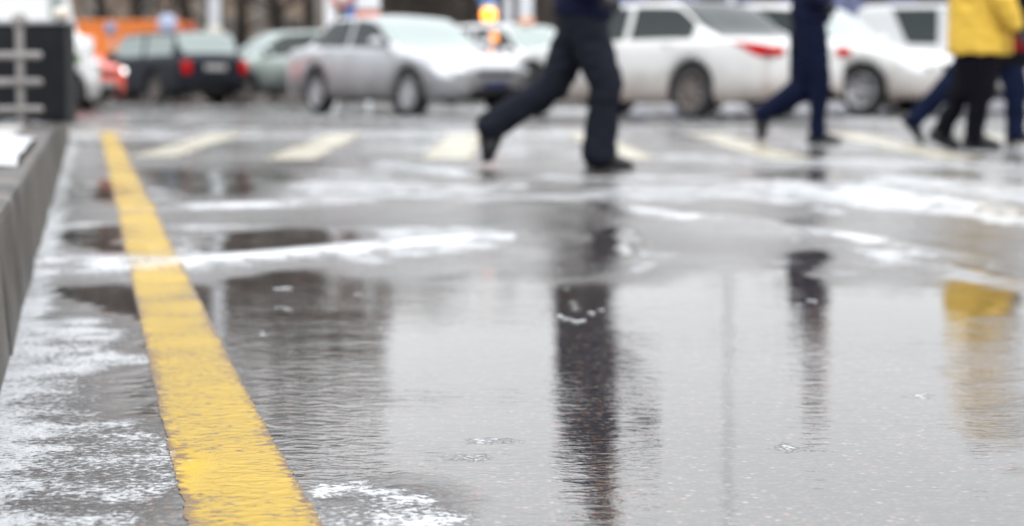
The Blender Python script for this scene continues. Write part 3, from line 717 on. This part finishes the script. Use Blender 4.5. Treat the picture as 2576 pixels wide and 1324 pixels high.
def hand_shape(bm, wr, d, palm_n, s=1.0, curl=.5):
    """palm, four curled fingers and a thumb; d = direction of the hand, palm_n = way the palm faces"""
    wr = Vector(wr); d = Vector(d).normalized(); pn = Vector(palm_n); pn = (pn - d*pn.dot(d)).normalized(); sd_ = d.cross(pn)
    tube(bm, [wr, wr+d*.045*s, wr+d*.085*s], [(.026*s,.017*s),(.038*s,.016*s),(.039*s,.014*s)], 10, ref=sd_)
    for k, (off, ln) in enumerate(((-.029,.072),(-.010,.080),(.010,.075),(.029,.058))):
        p = wr + d*.084*s + sd_*off*s; a = curl*.5; pts = [p - d*.012*s]
        q = p.copy(); dd = d.copy()
        for j, fr in enumerate((.45,.31,.24)):
            dd = (d*math.cos(a) + pn*math.sin(a)).normalized(); q = q + dd*ln*fr*s; pts.append(q.copy()); a += curl
        tube(bm, pts, [.0095*s,.0092*s,.0085*s,.0078*s], 8, ref=sd_)
    p = wr + d*.022*s - sd_*.026*s; t = (d*.75 - sd_*.55 + pn*.35).normalized()
    tube(bm, [p, p+t*.032*s, p+t*.032*s+(t*.5+pn*.35+d*.4).normalized()*.030*s], [.013*s,.011*s,.0095*s], 8, ref=pn)
def shoe(parent, ankle, toe, heel_h, material, s=1.0, up=None, tk=1.0, shaft=None):
    """shoe from ankle towards toe point; sole plane below"""
    ankle = Vector(ankle); toe = Vector(toe); d = (toe-ankle); 
    upv = Vector(up) if up else Vector((0,0,1)); f = (d - upv*d.dot(upv)).normalized(); 
    ref = f.cross(upv)
    base = ankle - upv*heel_h
    def P(a, z): return base + f*a + upv*z
    bm = bmesh.new()
    tube(bm, [P(-.055,.045*tk), P(0,.05*tk), P(.07,.046*tk), P(.13,.036*tk), P(.18,.028*tk)], [(.036*s,.036*tk),(.040*s,.044*tk),(.043*s,.040*tk),(.049*s,.030*tk),(.040*s,.020*tk)], 14, ref=ref)
    tube(bm, [P(-.01,.05), P(-.005,.10)], [(.040,.045),(.042,.048)], 12, ref=ref)
    if shaft is not None:
        dd = (Vector(shaft)-ankle).normalized(); tube(bm, [ankle-dd*.02, ankle+dd*.12, ankle+dd*.26], [.060,.066,.074], 12)
    me = fused(bm, .008, 3)
    so = obj('boot' if shaft is not None else 'shoe', me, material, parent)
    bm = bmesh.new()
    outline = [(-.085,.0),(-.075,.028),(-.03,.038),(.04,.036),(.11,.048),(.17,.044),(.205,.025),(.215,0)]
    full = outline + [(a,-b) for a, b in outline[-2:0:-1]]
    lo = [bm.verts.new(P(a,.002) + ref*b*s) for a, b in full]; hi = [bm.verts.new(P(a,.020) + ref*b*s*1.03) for a, b in full]
    bm.faces.new(lo[::-1]); bm.faces.new(hi)
    for i in range(len(lo)): bm.faces.new((lo[i], lo[(i+1)%len(lo)], hi[(i+1)%len(hi)], hi[i]))
    bmesh.ops.recalc_face_normals(bm, faces=bm.faces)
    obj('sole', bm, SOLE, so, smooth=False)

def make_person(label, base, ang, P, J, T, mats, seed=0, hem=.0, skirt=None, hat=None, glove=None, coat_r=1.0):
    """P: joint positions (x forward, y to the far side, z up)"""
    root = empty('person', base, ang); tag(root, label, 'person')
    V = Vector
    bm = bmesh.new()
    tube(bm, [P['pel'], P['pel'].lerp(P['chest'],.5), P['chest'], P['neck']], [(.155,.11),(.14,.10),(.17,.115),(.07,.07)], 16)
    tube(bm, [P['neck']-V((0,0,.03)), P['head']-V((0.01,0,.06))], [.055,.052], 12)
    head_shape(bm, P['head'], P.get('tilt', 0))
    for s in 'lr':
        sh, el, wrs = P['sh'+s], P['el'+s], P['wr'+s]
        tube(bm, [sh, sh.lerp(el,.5), el, el.lerp(wrs,.4), wrs], [.052,.046,.038,.036,.026], 12)
        d = P.get('hd'+s, (wrs-el)); hand_shape(bm, wrs, d, P.get('hp'+s, V((-.2, (-1 if s=='l' else 1), 0))), curl=P.get('curl', .45))
        hp, kn, an = P['hip'+s], P['kn'+s], P['an'+s]
        tube(bm, [hp, hp.lerp(kn,.5), kn, kn.lerp(an,.35), an], [.085,.072,.052,.052,.036], 12)
    me = fused(bm, .0075, 2)
    body = obj('body', me, [mats['skin'], glove or mats['skin'], HAIR], root)
    for f in me.polygons:
        c = V(f.center)
        if min((c-P['wrl']).length, (c-P['wrr']).length) < .19 and glove: f.material_index = 1
        hc = c - P['head']
        if abs(hc.z-.016) < .004 and hc.x > .075 and .018 < abs(hc.y) < .05: f.material_index = 2
    # hair or hat
    bm = bmesh.new(); hd = P['head']
    ell(bm, hd + V((-.014,0,.022)), (.108,.088,.112), u=24, v=16)
    kill = [v for v in bm.verts if (v.co-hd).x > .045 and (v.co-hd).z < .052 or (v.co-hd).z < -.055]
    bmesh.ops.delete(bm, geom=kill, context='VERTS')
    me = bpy.data.meshes.new('hair'); bm.to_mesh(me); bm.free()
    for v in me.vertices: v.co += v.co.normalized()*0 + (V(v.co)-hd).normalized()*.006*noise.noise(V(v.co)*60)
    ho = obj('hat' if hat else 'hair', me, hat or mats.get('hair', HAIR), root)
    sol = ho.modifiers.new('thick', 'SOLIDIFY'); sol.thickness = .012; sol.offset = 0
    # trousers
    bm = bmesh.new(); pe = P['pel']
    tube(bm, [pe+V((0,0,.10)), pe, pe-V((0,0,.07))], [(.165,.125),(.18,.135),(.16,.12)], 16)
    for s in 'lr':
        hp, kn, an = P['hip'+s], P['kn'+s], P['an'+s]; th, kr, cr_, ar = T['leg'+s] if ('leg'+s) in T else T['leg']
        e = an + (an-kn).normalized()*T.get('cuff', 0.0)
        tube(bm, [hp, hp.lerp(kn,.45), kn, kn.lerp(an,.4), kn.lerp(an,.8), e], [(th,th*1.08),(th*.93,th),(kr,kr*1.05),(cr_,cr_),(ar,ar*1.05),(ar,ar*1.1)], 14)
    obj('trousers', fused(bm, .011, 4, T.get('wr', .011), 7.0, seed), mats['trousers'], root)
    if skirt:
        bm = bmesh.new(); tube(bm, skirt[0], skirt[1], 18); obj('skirt', fused(bm, .012, 3, .006, 7, seed+2), mats['skirt'], root)
    # jacket
    bm = bmesh.new(); ch = P['chest']; hz = J['hem']
    jw = J.get('w', .20)*coat_r; jd = J.get('d', .15)*coat_r
    hc = V((J.get('hx', pe.x), pe.y, hz))
    tube(bm, [hc, hc.lerp(ch,.35), hc.lerp(ch,.7), ch, V((P['neck'].x, P['neck'].y, P['neck'].z-.035))], [(jw,jd),(jw*.97,jd),(jw*.98,jd*.98),(jw*1.02,jd),(.085,.08)], 18, cap=False)
    tube(bm, [P['neck']-V((0,0,.04)), P['neck']+V((0,0,.03))], [(.082,.08),(.07,.072)], 14, cap=False)
    for s in 'lr':
        sh, el, wrs = P['sh'+s], P['el'+s], P['wr'+s]; a = J.get('arm', .062)
        tube(bm, [sh, sh.lerp(el,.5), el, el.lerp(wrs,.5), wrs-(wrs-el).normalized()*.01], [a*1.22,a*1.08,a,a*.9,a*.72], 14)
    obj('jacket' if hz > .8 else 'coat', fused(bm, .010, 3, J.get('wr', .006), 7.0, seed+1), mats['jacket'], root)
    for s in 'lr':
        shoe(root, P['an'+s], P['toe'+s], P.get('hh'+s, .085), mats.get('shoe', LEATHER), up=P.get('up'+s), tk=P.get('tk'+s, 1.12), shaft=(P['kn'+s] if P.get('boot'+s) else None))
    return root
def V3(x,y,z): return Vector((x,y,z))
navy_c = cloth('navy_jacket_cloth', (.007,.009,.026)); char_c = cloth('charcoal_trouser_cloth', (.012,.014,.021)); blue_t = cloth('navy_trouser_cloth', (.005,.008,.025))
black_c = cloth('black_cloth', (.004,.004,.007)); yel_c = cloth('yellow_coat_cloth', (.66,.43,.07), .65, .08, .003); jean = cloth('blue_denim', (.006,.010,.030))
# running man (picture scale 415 units a metre)
b1 = G(1480, 424)
p1 = dict(pel=V3(-.055,0,.90), chest=V3(.02,0,1.32), neck=V3(.06,0,1.49), head=V3(.115,0,1.635), tilt=R(4),
 hipl=V3(-.05,.09,.86), knl=V3(-.20,.09,.50), anl=V3(-.59,.10,.245), toel=V3(-.625,.10,.0),
 hipr=V3(-.02,-.085,.86), knr=V3(.098,-.09,.50), anr=V3(.060,-.09,.088), toer=V3(.30,-.10,.02),
 upl=V3(.98,0,.12), hhl=.075, tkl=1.7,
 shl=V3(.04,.205,1.40), ell=V3(.16,.26,1.14), wrl=V3(.34,.20,1.26), shr=V3(.02,-.205,1.40), elr=V3(-.17,-.27,1.16), wrr=V3(.05,-.28,1.02))
make_person('running man in charcoal trousers and navy jacket, black shoes, in front of the parked cars', b1, 0, p1,
 dict(hem=.90, w=.205, d=.175, hx=-.04), dict(leg=(.112,.098,.088,.092), legl=(.112,.090,.080,.082), cuff=.0), dict(skin=SKIN, trousers=char_c, jacket=navy_c), 1, glove=LEATHER)
# walker in navy
b2 = G(2052, 362)
p2 = dict(pel=V3(-.06,0,.94), chest=V3(-.04,0,1.34), neck=V3(-.02,0,1.51), head=V3(.03,0,1.65), tilt=R(8),
 hipl=V3(-.07,.09,.90), knl=V3(-.09,.08,.46), anl=V3(-.43,.08,.24), toel=V3(-.47,.08,.0), upl=V3(.96,0,.2), hhl=.075, tkl=1.5,
 hipr=V3(-.05,-.08,.90), knr=V3(.015,-.08,.50), anr=V3(.0,-.08,.085), toer=V3(.24,-.08,.02),
 shl=V3(-.03,.19,1.42), ell=V3(-.02,.25,1.16), wrl=V3(.04,.24,.98), shr=V3(-.04,-.19,1.42), elr=V3(-.08,-.24,1.17), wrr=V3(.03,-.18,1.12))
make_person('walker in navy jacket and slim navy trousers beside the big white sedan\'s rear lamps', b2, 0, p2,
 dict(hem=.99, w=.19, d=.165, hx=-.055), dict(leg=(.105,.080,.068,.060), legl=(.125,.115,.10,.07)), dict(skin=SKIN, trousers=blue_t, jacket=navy_c), 5, glove=LEATHER)
# woman in the yellow coat
b3 = G(2440, 377)
p3 = dict(pel=V3(.04,0,.90), chest=V3(.06,0,1.28), neck=V3(.07,0,1.44), head=V3(.11,0,1.58), tilt=R(6),
 hipl=V3(.03,.08,.86), knl=V3(-.04,.08,.48), anl=V3(-.20,.08,.12), toel=V3(-.06,.08,.02), upl=V3(.42,0,.9), hhl=.085, bootl=1, bootr=1, tkl=1.4, tkr=1.4,
 hipr=V3(.05,-.08,.86), knr=V3(.05,-.08,.46), anr=V3(.01,-.08,.085), toer=V3(.24,-.08,.02),
 shl=V3(.07,.185,1.35), ell=V3(.13,.25,1.10), wrl=V3(.27,.2,.95), shr=V3(.06,-.185,1.35), elr=V3(.17,-.25,1.10), wrr=V3(.27,-.22,.93), hpr=V3(-.2,1,0), curl=.75)
make_person('person in bright yellow coat and black skirt holding a red-black bag', b3, 0, p3,
 dict(hem=.72, w=.215, d=.235, hx=.06, arm=.080, wr=.013), dict(leg=(.11,.085,.075,.062)), dict(skin=SKIN, trousers=black_c, jacket=yel_c, skirt=black_c), 9,
 skirt=([V3(.04,0,.80),V3(.04,0,.62),V3(.04,0,.46)],[(.17,.15),(.175,.165),(.165,.15)]), hat=black_c, glove=LEATHER)
# person behind in jeans
b4 = G(2450, 366)
p4 = dict(pel=V3(.05,0,.90), chest=V3(.10,0,1.30), neck=V3(.12,0,1.47), head=V3(.17,0,1.61), tilt=R(5),
 hipl=V3(.03,.09,.86), knl=V3(-.28,.09,.52), anl=V3(-.60,.09,.19), toel=V3(-.66,.09,.03), bootl=1, bootr=1, upl=V3(.75,0,.65), hhl=.085,
 hipr=V3(.07,-.08,.86), knr=V3(.19,-.09,.47), anr=V3(.20,-.09,.085), toer=V3(.44,-.09,.02),
 shl=V3(.10,.195,1.38), ell=V3(.22,.25,1.12), wrl=V3(.40,.2,1.05), shr=V3(.09,-.195,1.38), elr=V3(.10,-.25,1.10), wrr=V3(.24,-.22,.90))
b4.y += .55; b4.x += .24
make_person('striding person in blue jeans and dark coat half hidden behind the yellow coat', b4, 0, p4,
 dict(hem=.62, w=.20, d=.20, hx=.12), dict(leg=(.115,.095,.080,.070)), dict(skin=SKIN, trousers=jean, jacket=black_c), 13, glove=LEATHER)
# small bag in the yellow-coated person's hand
bm = bmesh.new(); hb = b3 + V3(.315,-.22,.80)
box(bm, (-.01,0,-.01), (.10,.06,.12), 0, .025)
bag = obj('handbag', bm, mat('red_leather', (.16,.003,.006), .5, var=.5, vscale=9, spec=.2), loc=hb); tag(bag, 'small red and black handbag held beside the yellow coat', 'bag')
bm = bmesh.new(); box(bm, (0.02,0,.02), (.08,.075,.08), 0, .015); obj('flap', bm, LEATHER, bag)
bm = bmesh.new(); tube(bm, [(-.05,0,.05),(-.04,0,.11),(0,0,.135),(.04,0,.11),(.05,0,.05)], [.006]*5, 8); obj('handle', bm, LEATHER, bag)

# ------------------------------------------------------------------ cabinet with rack at the left
cabm = mat('dark_cabinet_paint', (.010,.011,.014), .6, spec=.2, var=.25, bump=.001)
cy = 12.9; right = AT(180, 312, cy); lft = AT(-260, 312, cy)
cw = right.x - lft.x; chh = .59
cab = empty('street_cabinet', (lft.x+cw/2-.03, cy+.15, KH), 0); tag(cab, 'dark grey metal street cabinet on the granite platform, at the left edge', 'cabinet')
obj('case', boxes(((0,0,chh/2),(cw,.3,chh),0,.012)), cabm, cab, smooth=False)
obj('lid', boxes(((0,0,chh+.014),(cw+.03,.33,.028),0,.008)), mat('lid_metal', (.30,.31,.33), .4, .2, var=.1), cab, smooth=False)
for dx in (-.28, .27): obj('door', boxes(((dx-.02, -.153, chh/2), (.50,.012,chh-.08), 0, .004)), cabm, cab, smooth=False)
rk = empty('bicycle_rack', (AT(70,312,12.72).x, 12.55, KH)); tag(rk, 'pale steel post with three crossbars in front of the dark cabinet', 'rack')
galv = mat('galvanised_steel', (.20,.19,.185), .5, .2, var=.2)
bm = bmesh.new(); tube(bm, [(0,0,0),(0,0,.62)], [.026,.026], 14); obj('post', bm, galv, rk)
bm = bmesh.new(); ell(bm, (0,0,.60), (.05,.05,.05)); obj('post_cap', bm, galv, rk)
for z in (.085,.245,.40):
    bm = bmesh.new(); tube(bm, [(-.60,-.02,z),(.115,-.02,z)], [.024,.024], 12, ref=V3(0,0,1)); obj('crossbar', bm, galv, rk)
lp = empty('marker_lamp', (AT(145,80,12.75).x, 12.86, KH+chh+.028)); tag(lp, 'small cream lamp on the corner of the dark cabinet', 'lamp')
bm = bmesh.new(); ell(bm, (0,0,.035), (.055,.05,.04)); obj('lamp_shade', bm, mat('cream_plastic', (.6,.55,.48), .5, var=.1), lp)

# ------------------------------------------------------------------ orange truck behind
truck = empty('tipper_truck', (AT(300,100,50).x, 50.5, 0)); tag(truck, 'orange tipper truck standing behind the red car and navy estate', 'truck')
orng = paint('orange_paint', (.80,.22,.03), 0, .45, low_col=(.35,.18,.08), amt=.6, top=.9)
bm = bmesh.new(); box(bm, (.1,0,1.35), (2.9,2.2,.95), 0, .03)
for k in range(7): box(bm, (-1.2+k*.43,-1.12,1.36), (.06,.06,.9), 0, .01)
for z in (.95,1.80): box(bm, (.1,-1.13,z), (2.9,.05,.08), 0, .01)
obj('cargo_bed', bm, orng, truck, smooth=False)
bm = bmesh.new(); box(bm, (-2.35,0,1.25), (1.5,2.1,1.25), 0, .12); obj('cab', bm, orng, truck)
obj('window', boxes(((-2.45,-1.056,1.5),(.8,.02,.45),0,.005)), M['glass'], truck)
obj('windshield', boxes(((-3.11,0,1.5),(.02,1.7,.45),0,.005)), M['glass'], truck)
obj('chassis', boxes(((-.6,0,.75),(4.8,.9,.24),0,.02)), M['black'], truck)
for x in (-2.3,.0,1.0):
    for s in (1,-1): make_wheel(.48,.28,M['rim_dirty'],6,truck,(x,s*.9,.48),s)
obj('tail_board', boxes(((1.575,0,1.35),(.05,2.1,.85),0,.01)), mat('dark_orange', (.45,.07,.02), .5, var=.2), truck, smooth=False)

# ------------------------------------------------------------------ poles, signs, signals
pole_m = mat('pale_pole', (.62,.64,.67), .5, .2, var=.12); conc = mat('cream_base', (.55,.50,.42), .7, var=.15)
def lamp_post(px, dist, r, hgt, label, arm=1.6, base=False):
    p = AT(px, 100, dist); t = empty('street_lamp', (p.x, dist, 0)); tag(t, label, 'street lamp', 'lamp posts among the parked cars')
    bm = bmesh.new(); tube(bm, [(0,0,0),(0,0,hgt*.5),(0,0,hgt)], [r*1.15,r*.9,r*.6], 16); obj('pole', bm, pole_m, t)
    bm = bmesh.new(); tube(bm, [(0,0,hgt-.1),(arm*.4,0,hgt+.35),(arm,0,hgt+.4)], [r*.5,r*.4,r*.4], 10); obj('arm', bm, pole_m, t)
    bm = bmesh.new(); box(bm, (arm+.25,0,hgt+.38), (.7,.26,.12), 0, .04); obj('lamp_head', bm, M['grey_metal'], t)
    if base: bm = bmesh.new(); tube(bm, [(0,0,0),(0,0,1.5)], [r*1.6,r*1.45], 16); obj('base', bm, conc, t)
    return t
lamp_post(540, 47, .13, 9, 'tall pale lamp post rising behind the navy estate car', base=True)
for px, dist, r, lb in ((1322,44,.15,'thick short pale post just left of the running man'),(1278,48,.09,'thin short pale post behind the amber signal')):
    p = AT(px,100,dist); t = empty('bollard_post', (p.x,dist,0)); tag(t, lb, 'post')
    bm = bmesh.new(); tube(bm, [(0,0,0),(0,0,3.0)], [r,r], 16); obj('post', bm, pole_m, t)
    bm = bmesh.new(); tube(bm, [(0,0,2.98),(0,0,3.06)], [r*1.25,r*1.25], 16); obj('cap', bm, M['grey_metal'], t)
lamp_post(1838, 40, .05, 11, 'lamp post behind the big white sedan, seen mainly in the wet road')
def round_sign(px, py, dist, r, colr, label):
    p = AT(px, py, dist); t = empty('road_sign', (p.x, dist, 0)); tag(t, label, 'road sign')
    bm = bmesh.new(); tube(bm, [(0,0.03,0),(0,0.03,p.z+r*.8)], [.028,.028], 10); obj('pole', bm, M['grey_metal'], t)
    bm = bmesh.new(); lathe(bm, [(.0005,-.02),(r*.97,-.02),(r,-.005),(r,.01),(.0005,.012)], seg=32, M=Matrix.Translation((0,0,p.z))); bmesh.ops.recalc_face_normals(bm, faces=bm.faces)
    obj('sign_plate', bm, mat('sign_paint', colr, .4, var=.1), t); return t
round_sign(278, 73, 48, .15, (.22,.25,.36), 'small round grey-blue sign in front of the orange truck')
round_sign(421, 60, 47.5, .22, (.42,.46,.62), 'larger round pale blue sign at the tail of the orange truck')
# sign cluster above the silver sedan
t = empty('direction_board', (AT(880,20,37).x, 37, 0)); tag(t, 'white, blue and orange sign boards on a white post above the silver sedan', 'sign')
sx = 37/FPX
def zat(py, d=37): return AT(880, py, d).z
wht = mat('white_enamel', (.75,.77,.80), .4, var=.05); blu = mat('blue_enamel', (.08,.20,.48), .4, var=.1); rdo = mat('red_orange_enamel', (.85,.16,.03), .4, var=.1)
bm = bmesh.new(); tube(bm, [((832-880)*sx,.0,0),((832-880)*sx,0,2.6)], [.11,.10], 12); obj('post', bm, wht, t)
bm = bmesh.new(); tube(bm, [((925-880)*sx,.05,0),((925-880)*sx,.05,3.2)], [.04,.04], 12); obj('post', bm, wht, t)
bm = bmesh.new(); lathe(bm, [(.0005,-.03),(.19,-.03),(.19,.0),(.0005,.0)], seg=32, M=Matrix.Translation(((862-880)*sx,-.13,zat(-8)))); bmesh.ops.recalc_face_normals(bm, faces=bm.faces); obj('round_plate', bm, rdo, t)
bm = bmesh.new(); lathe(bm, [(.0005,-.036),(.13,-.036),(.13,-.032),(.0005,-.032)], seg=32, M=Matrix.Translation(((862-880)*sx,-.13,zat(-8)))); bmesh.ops.recalc_face_normals(bm, faces=bm.faces); obj('disc', bm, wht, t)
obj('blue_panel', boxes((((886-880)*sx,-.02,zat(22)),(.26,.04,.34),0,.01)), blu, t, smooth=False)
obj('white_panel', boxes((((925-880)*sx,-.03,zat(-6)),(.42,.04,.52),0,.01)), wht, t, smooth=False)
obj('orange_panel', boxes((((925-880)*sx,-.03,zat(33)),(.42,.04,.14),0,.01)), rdo, t, smooth=False)
# amber signal
t = empty('traffic_signal', (AT(1228,38,34).x, 34, 0)); tag(t, 'low signal post with glowing amber lamp and blue plate, behind the silver sedan', 'traffic signal')
za = AT(1228,38,34).z; zb2 = AT(1228,95,34).z; zc2 = AT(1228,2,34).z
bm = bmesh.new(); tube(bm, [(.06,.12,0),(.06,.12,zc2+.15)], [.035,.035], 12); obj('pole', bm, wht, t)
bm = bmesh.new(); box(bm, (.02,.05,za), (.24,.09,.30), 0, .02); obj('housing', bm, wht, t)
bm = bmesh.new(); ell(bm, (.01,-.01,za), (.115,.05,.10)); obj('lamp', bm, mat('amber_lit', (.9,.35,.02), .3, emis=(1,.27,.0), estr=4.5), t)
bm = bmesh.new(); ell(bm, (.10,-.01,zb2), (.055,.04,.085)); obj('lamp', bm, mat('amber_lit_dim', (.9,.35,.05), .3, emis=(1,.28,.06), estr=1.6), t)
obj('blue_plate', boxes(((0,0,zc2+.05),(.30,.03,.16),0,.005)), blu, t, smooth=False)

# ------------------------------------------------------------------ buildings
def building(name, label, x_l, x_r, dist, hgt, wallm, winm, cols, rows, pil, depth=12, bandm=None):
    xl = AT(x_l, 0, dist).x; xr = AT(x_r, 0, dist).x; wd = xr-xl
    t = empty(name, ((xl+xr)/2, dist, 0)); tag(t, label, 'building')
    obj('wall', boxes(((0,depth/2,hgt/2),(wd,depth,hgt),0,0)), wallm, t, smooth=False)
    obj('cornice', boxes(((0,depth/2,hgt+.15),(wd+.6,depth+.6,.35),0,.05)), bandm or wallm, t, smooth=False)
    fh = hgt/rows; cwid = wd/cols
    first = None
    for rI in range(rows):
        for c in range(cols):
            lx = -wd/2 + cwid*(c+.5); z = fh*(rI+.52)
            if first is None:
                first = obj('window', boxes(((0,-.02,0),(cwid*.46,.10,fh*.56),0,.01)), winm, t, smooth=False, loc=(lx,0,z))
                obj('frame', boxes(((0,-.075,fh*.29),(cwid*.52,.06,.09)),((0,-.075,-fh*.29),(cwid*.52,.06,.09)),((0,-.075,0),(.07,.05,fh*.55))), bandm or wallm, first, smooth=False)
            else:
                c2 = copy_tree(first, t); c2.location = (lx,0,z)
    for c in range(cols+1):
        obj('pilaster', boxes(((-wd/2+cwid*c,-.12,hgt/2),(pil,.26,hgt-.02),0,.02)), bandm or wallm, t, smooth=False)
    return t
brown = mat('brown_render', (.17,.130,.100), .8, var=.3, vscale=.6); greyb = mat('grey_pilaster', (.15,.135,.12), .8, var=.2, vscale=.8); dkwin = mat('dark_pane', (.07,.06,.055), .3)
building('office_building', 'grey-brown office block with pale pilasters far behind the left cars', -900, 935, 92, 11.2, brown, dkwin, 13, 3, .55, bandm=greyb)
brown2 = mat('dark_brown_render', (.075,.062,.055), .85, var=.35, vscale=.5)
building('warehouse', 'low dark brown building behind the silver sedan and signals', 952, 1500, 105, 7.2, brown2, dkwin, 8, 2, .3)
lil = mat('lilac_cladding', (.085,.09,.16), .6, var=.4, vscale=1.2); lilw = mat('blue_pane', (.12,.14,.25), .2, var=.3, vscale=2)
building('shopping_hall', 'long low blue-lilac hall with dark columns at the far right', 1520, 3700, 84, 5.2, lil, lilw, 16, 1, .45, bandm=mat('dark_column', (.035,.03,.035), .7, var=.2))

# ------------------------------------------------------------------ bare winter trees
bark = mat('bark', (.030,.024,.020), .9, var=.4, vscale=3)
def bare_tree(seed, H):
    rnd = random.Random(seed); tr = bmesh.new(); cr = bmesh.new()
    tube(tr, [(0,0,0),(.05,.03,H*.3),(.0,.1,H*.6),(.1,0,H*.92)], [.19,.14,.09,.02], 10, cap=False)
    def branch(p, d, ln, r, lv):
        pts = [p]; q = p.copy(); dd = d.copy()
        for k in range(3):
            dd = (dd + Vector((rnd.uniform(-.22,.22), rnd.uniform(-.22,.22), rnd.uniform(-.02,.2)))).normalized(); q = q + dd*ln/3; pts.append(q.copy())
        tube(cr, pts, [r, r*.8, r*.6, r*.35], 4 if lv > 0 else 6, cap=False)
        if lv < 3:
            for k in range((6,5,4)[lv]):
                t = rnd.uniform(.25,1); i = min(2, int(t*3)); s = pts[i].lerp(pts[i+1], t*3-i)
                nd = (dd + Vector((rnd.uniform(-.9,.9), rnd.uniform(-.9,.9), rnd.uniform(-.3,.7)))).normalized()
                branch(s, nd, ln*rnd.uniform(.45,.65), max(.011, r*.5), lv+1)
    for k in range(11):
        z = H*(.16 + .72*k/11); a = k*2.4 + rnd.uniform(-.4,.4)
        branch(Vector((.03,.04,z)), Vector((math.cos(a), math.sin(a), rnd.uniform(.35,.8))).normalized(), H*.33*(1.15-.6*k/11), .055*(1.1-.6*k/11), 0)
    return tr, cr
protos = []
for s, Ht in ((3,8.5),(11,7.2)):
    a, b = bare_tree(s, Ht); protos.append((a, b))
TREES = [(250,60,0,1.0,'slender bare tree behind the orange truck, leftmost of the row'),(345,66,1,1.1,'dark bare tree trunk above the orange truck\'s middle'),(470,62,0,1.1,'bare tree just left of the pale lamp post above the navy estate'),
 (610,68,1,1.2,'bare tree right of the pale lamp post'),(690,60,0,1.0,'bare tree above the pale green-grey hatchback'),(775,66,1,1.15,'bare tree left of the sign boards'),
 (985,62,0,.75,'short bare tree right of the sign boards'),(1080,70,1,.85,'bare tree above the silver sedan\'s roof'),(1170,64,0,.72,'bare tree left of the amber signal'),
 (1395,68,1,.8,'bare tree hidden behind the running man\'s jacket'),(1900,72,0,.7,'bare tree above the big white sedan\'s boot'),(2330,66,1,.75,'bare tree behind the white off-roader')]
tp = []
for i, (px, dist, k, s, lb) in enumerate(TREES):
    if len(tp) <= k or i < 2:
        t = empty('bare_tree', (0,0,0)); obj('trunk', protos[k][0], bark, t); obj('crown', protos[k][1], bark, t, smooth=False); tp.append(t)
    else: t = copy_tree(tp[k])
    p = AT(px, 100, dist); t.location = (p.x, dist, 0); t.scale = (s,)*3; t.rotation_euler = (0,0,i*1.3)
    tag(t, lb, 'tree', 'bare trees in a row behind the cars')
# far pavement and hedge line
bm = bmesh.new(); box(bm, (0,83,.06), (260,16,.14)); obj('far_pavement', bm, M['paving'], smooth=False, kind='structure')

# lumps of slush lying in the shallow water
bm = bmesh.new(); rnd = random.Random(5)
for px, py, r in ((712,728,.020),(724,780,.014),(700,775,.009),(668,845,.011),(655,838,.007),(900,742,.010),(1428,728,.010),(1402,798,.016),(1425,806,.014),(1452,812,.018),(1490,790,.014),(1510,782,.010),(2045,760,.014),(2010,768,.012),(960,830,.007),(1120,815,.008)):
    g = G(px, py)
    for k in range(5):
        o = Vector((rnd.uniform(-1,1)*r*.8, rnd.uniform(-1,1)*r*1.2, 0)); q = .62*r*rnd.uniform(.35,.8)
        vs = ell(bm, (0,0,0), (q,q*1.1,q*.16), u=12, v=8)
        for v in vs: v.co += v.co.normalized()*q*.35*noise.noise(v.co*120+Vector((px,k,0)))
        for v in vs: v.co += g + o + Vector((0,0,float(road_z(np.array([g.x]), np.array([g.y]))[0])+.002))
obj('slush', bm, mat('slush_white', (.46,.48,.50), .25, bump=.004, bscale=120), kind='stuff')

# wet snow lying on the granite platform
ang = math.atan2(d_lane.y, d_lane.x)
S = np.arange(0, 13, .05); T = np.arange(.06, 4.2, .05); SS, TT = np.meshgrid(S, T)
px_ = k1.x - d_lane.x*SS + nrm.x*TT; py_ = k1.y - d_lane.y*SS + nrm.y*TT
f = fbm(px_*.8, py_*.55, 1.3, 61); f = f + .25*sm((TT-.2)/.8) - .12
hh = np.clip((f - .46)*.25, -.004, .028)
idx = np.arange(SS.size).reshape(SS.shape); keep = (f > .455)
fs = [(idx[i,j], idx[i,j+1], idx[i+1,j+1], idx[i+1,j]) for i in range(SS.shape[0]-1) for j in range(SS.shape[1]-1) if keep[i,j] and keep[i+1,j+1] and keep[i,j+1] and keep[i+1,j]]
me = bpy.data.meshes.new('snow'); me.from_pydata(np.stack([px_, py_, KH + .002 + hh], -1).reshape(-1,3).tolist(), [], [tuple(int(q) for q in f_) for f_ in fs])
bm = bmesh.new(); bm.from_mesh(me); bmesh.ops.delete(bm, geom=[v for v in bm.verts if not v.link_faces], context='VERTS'); bmesh.ops.recalc_face_normals(bm, faces=bm.faces)
if sum(q.normal.z for q in bm.faces) < 0: bmesh.ops.reverse_faces(bm, faces=bm.faces)
obj('snow', bm, mat('wet_snow', (.40,.41,.43), .5, var=.2, vscale=8, bump=.004, bscale=40), kind='stuff')
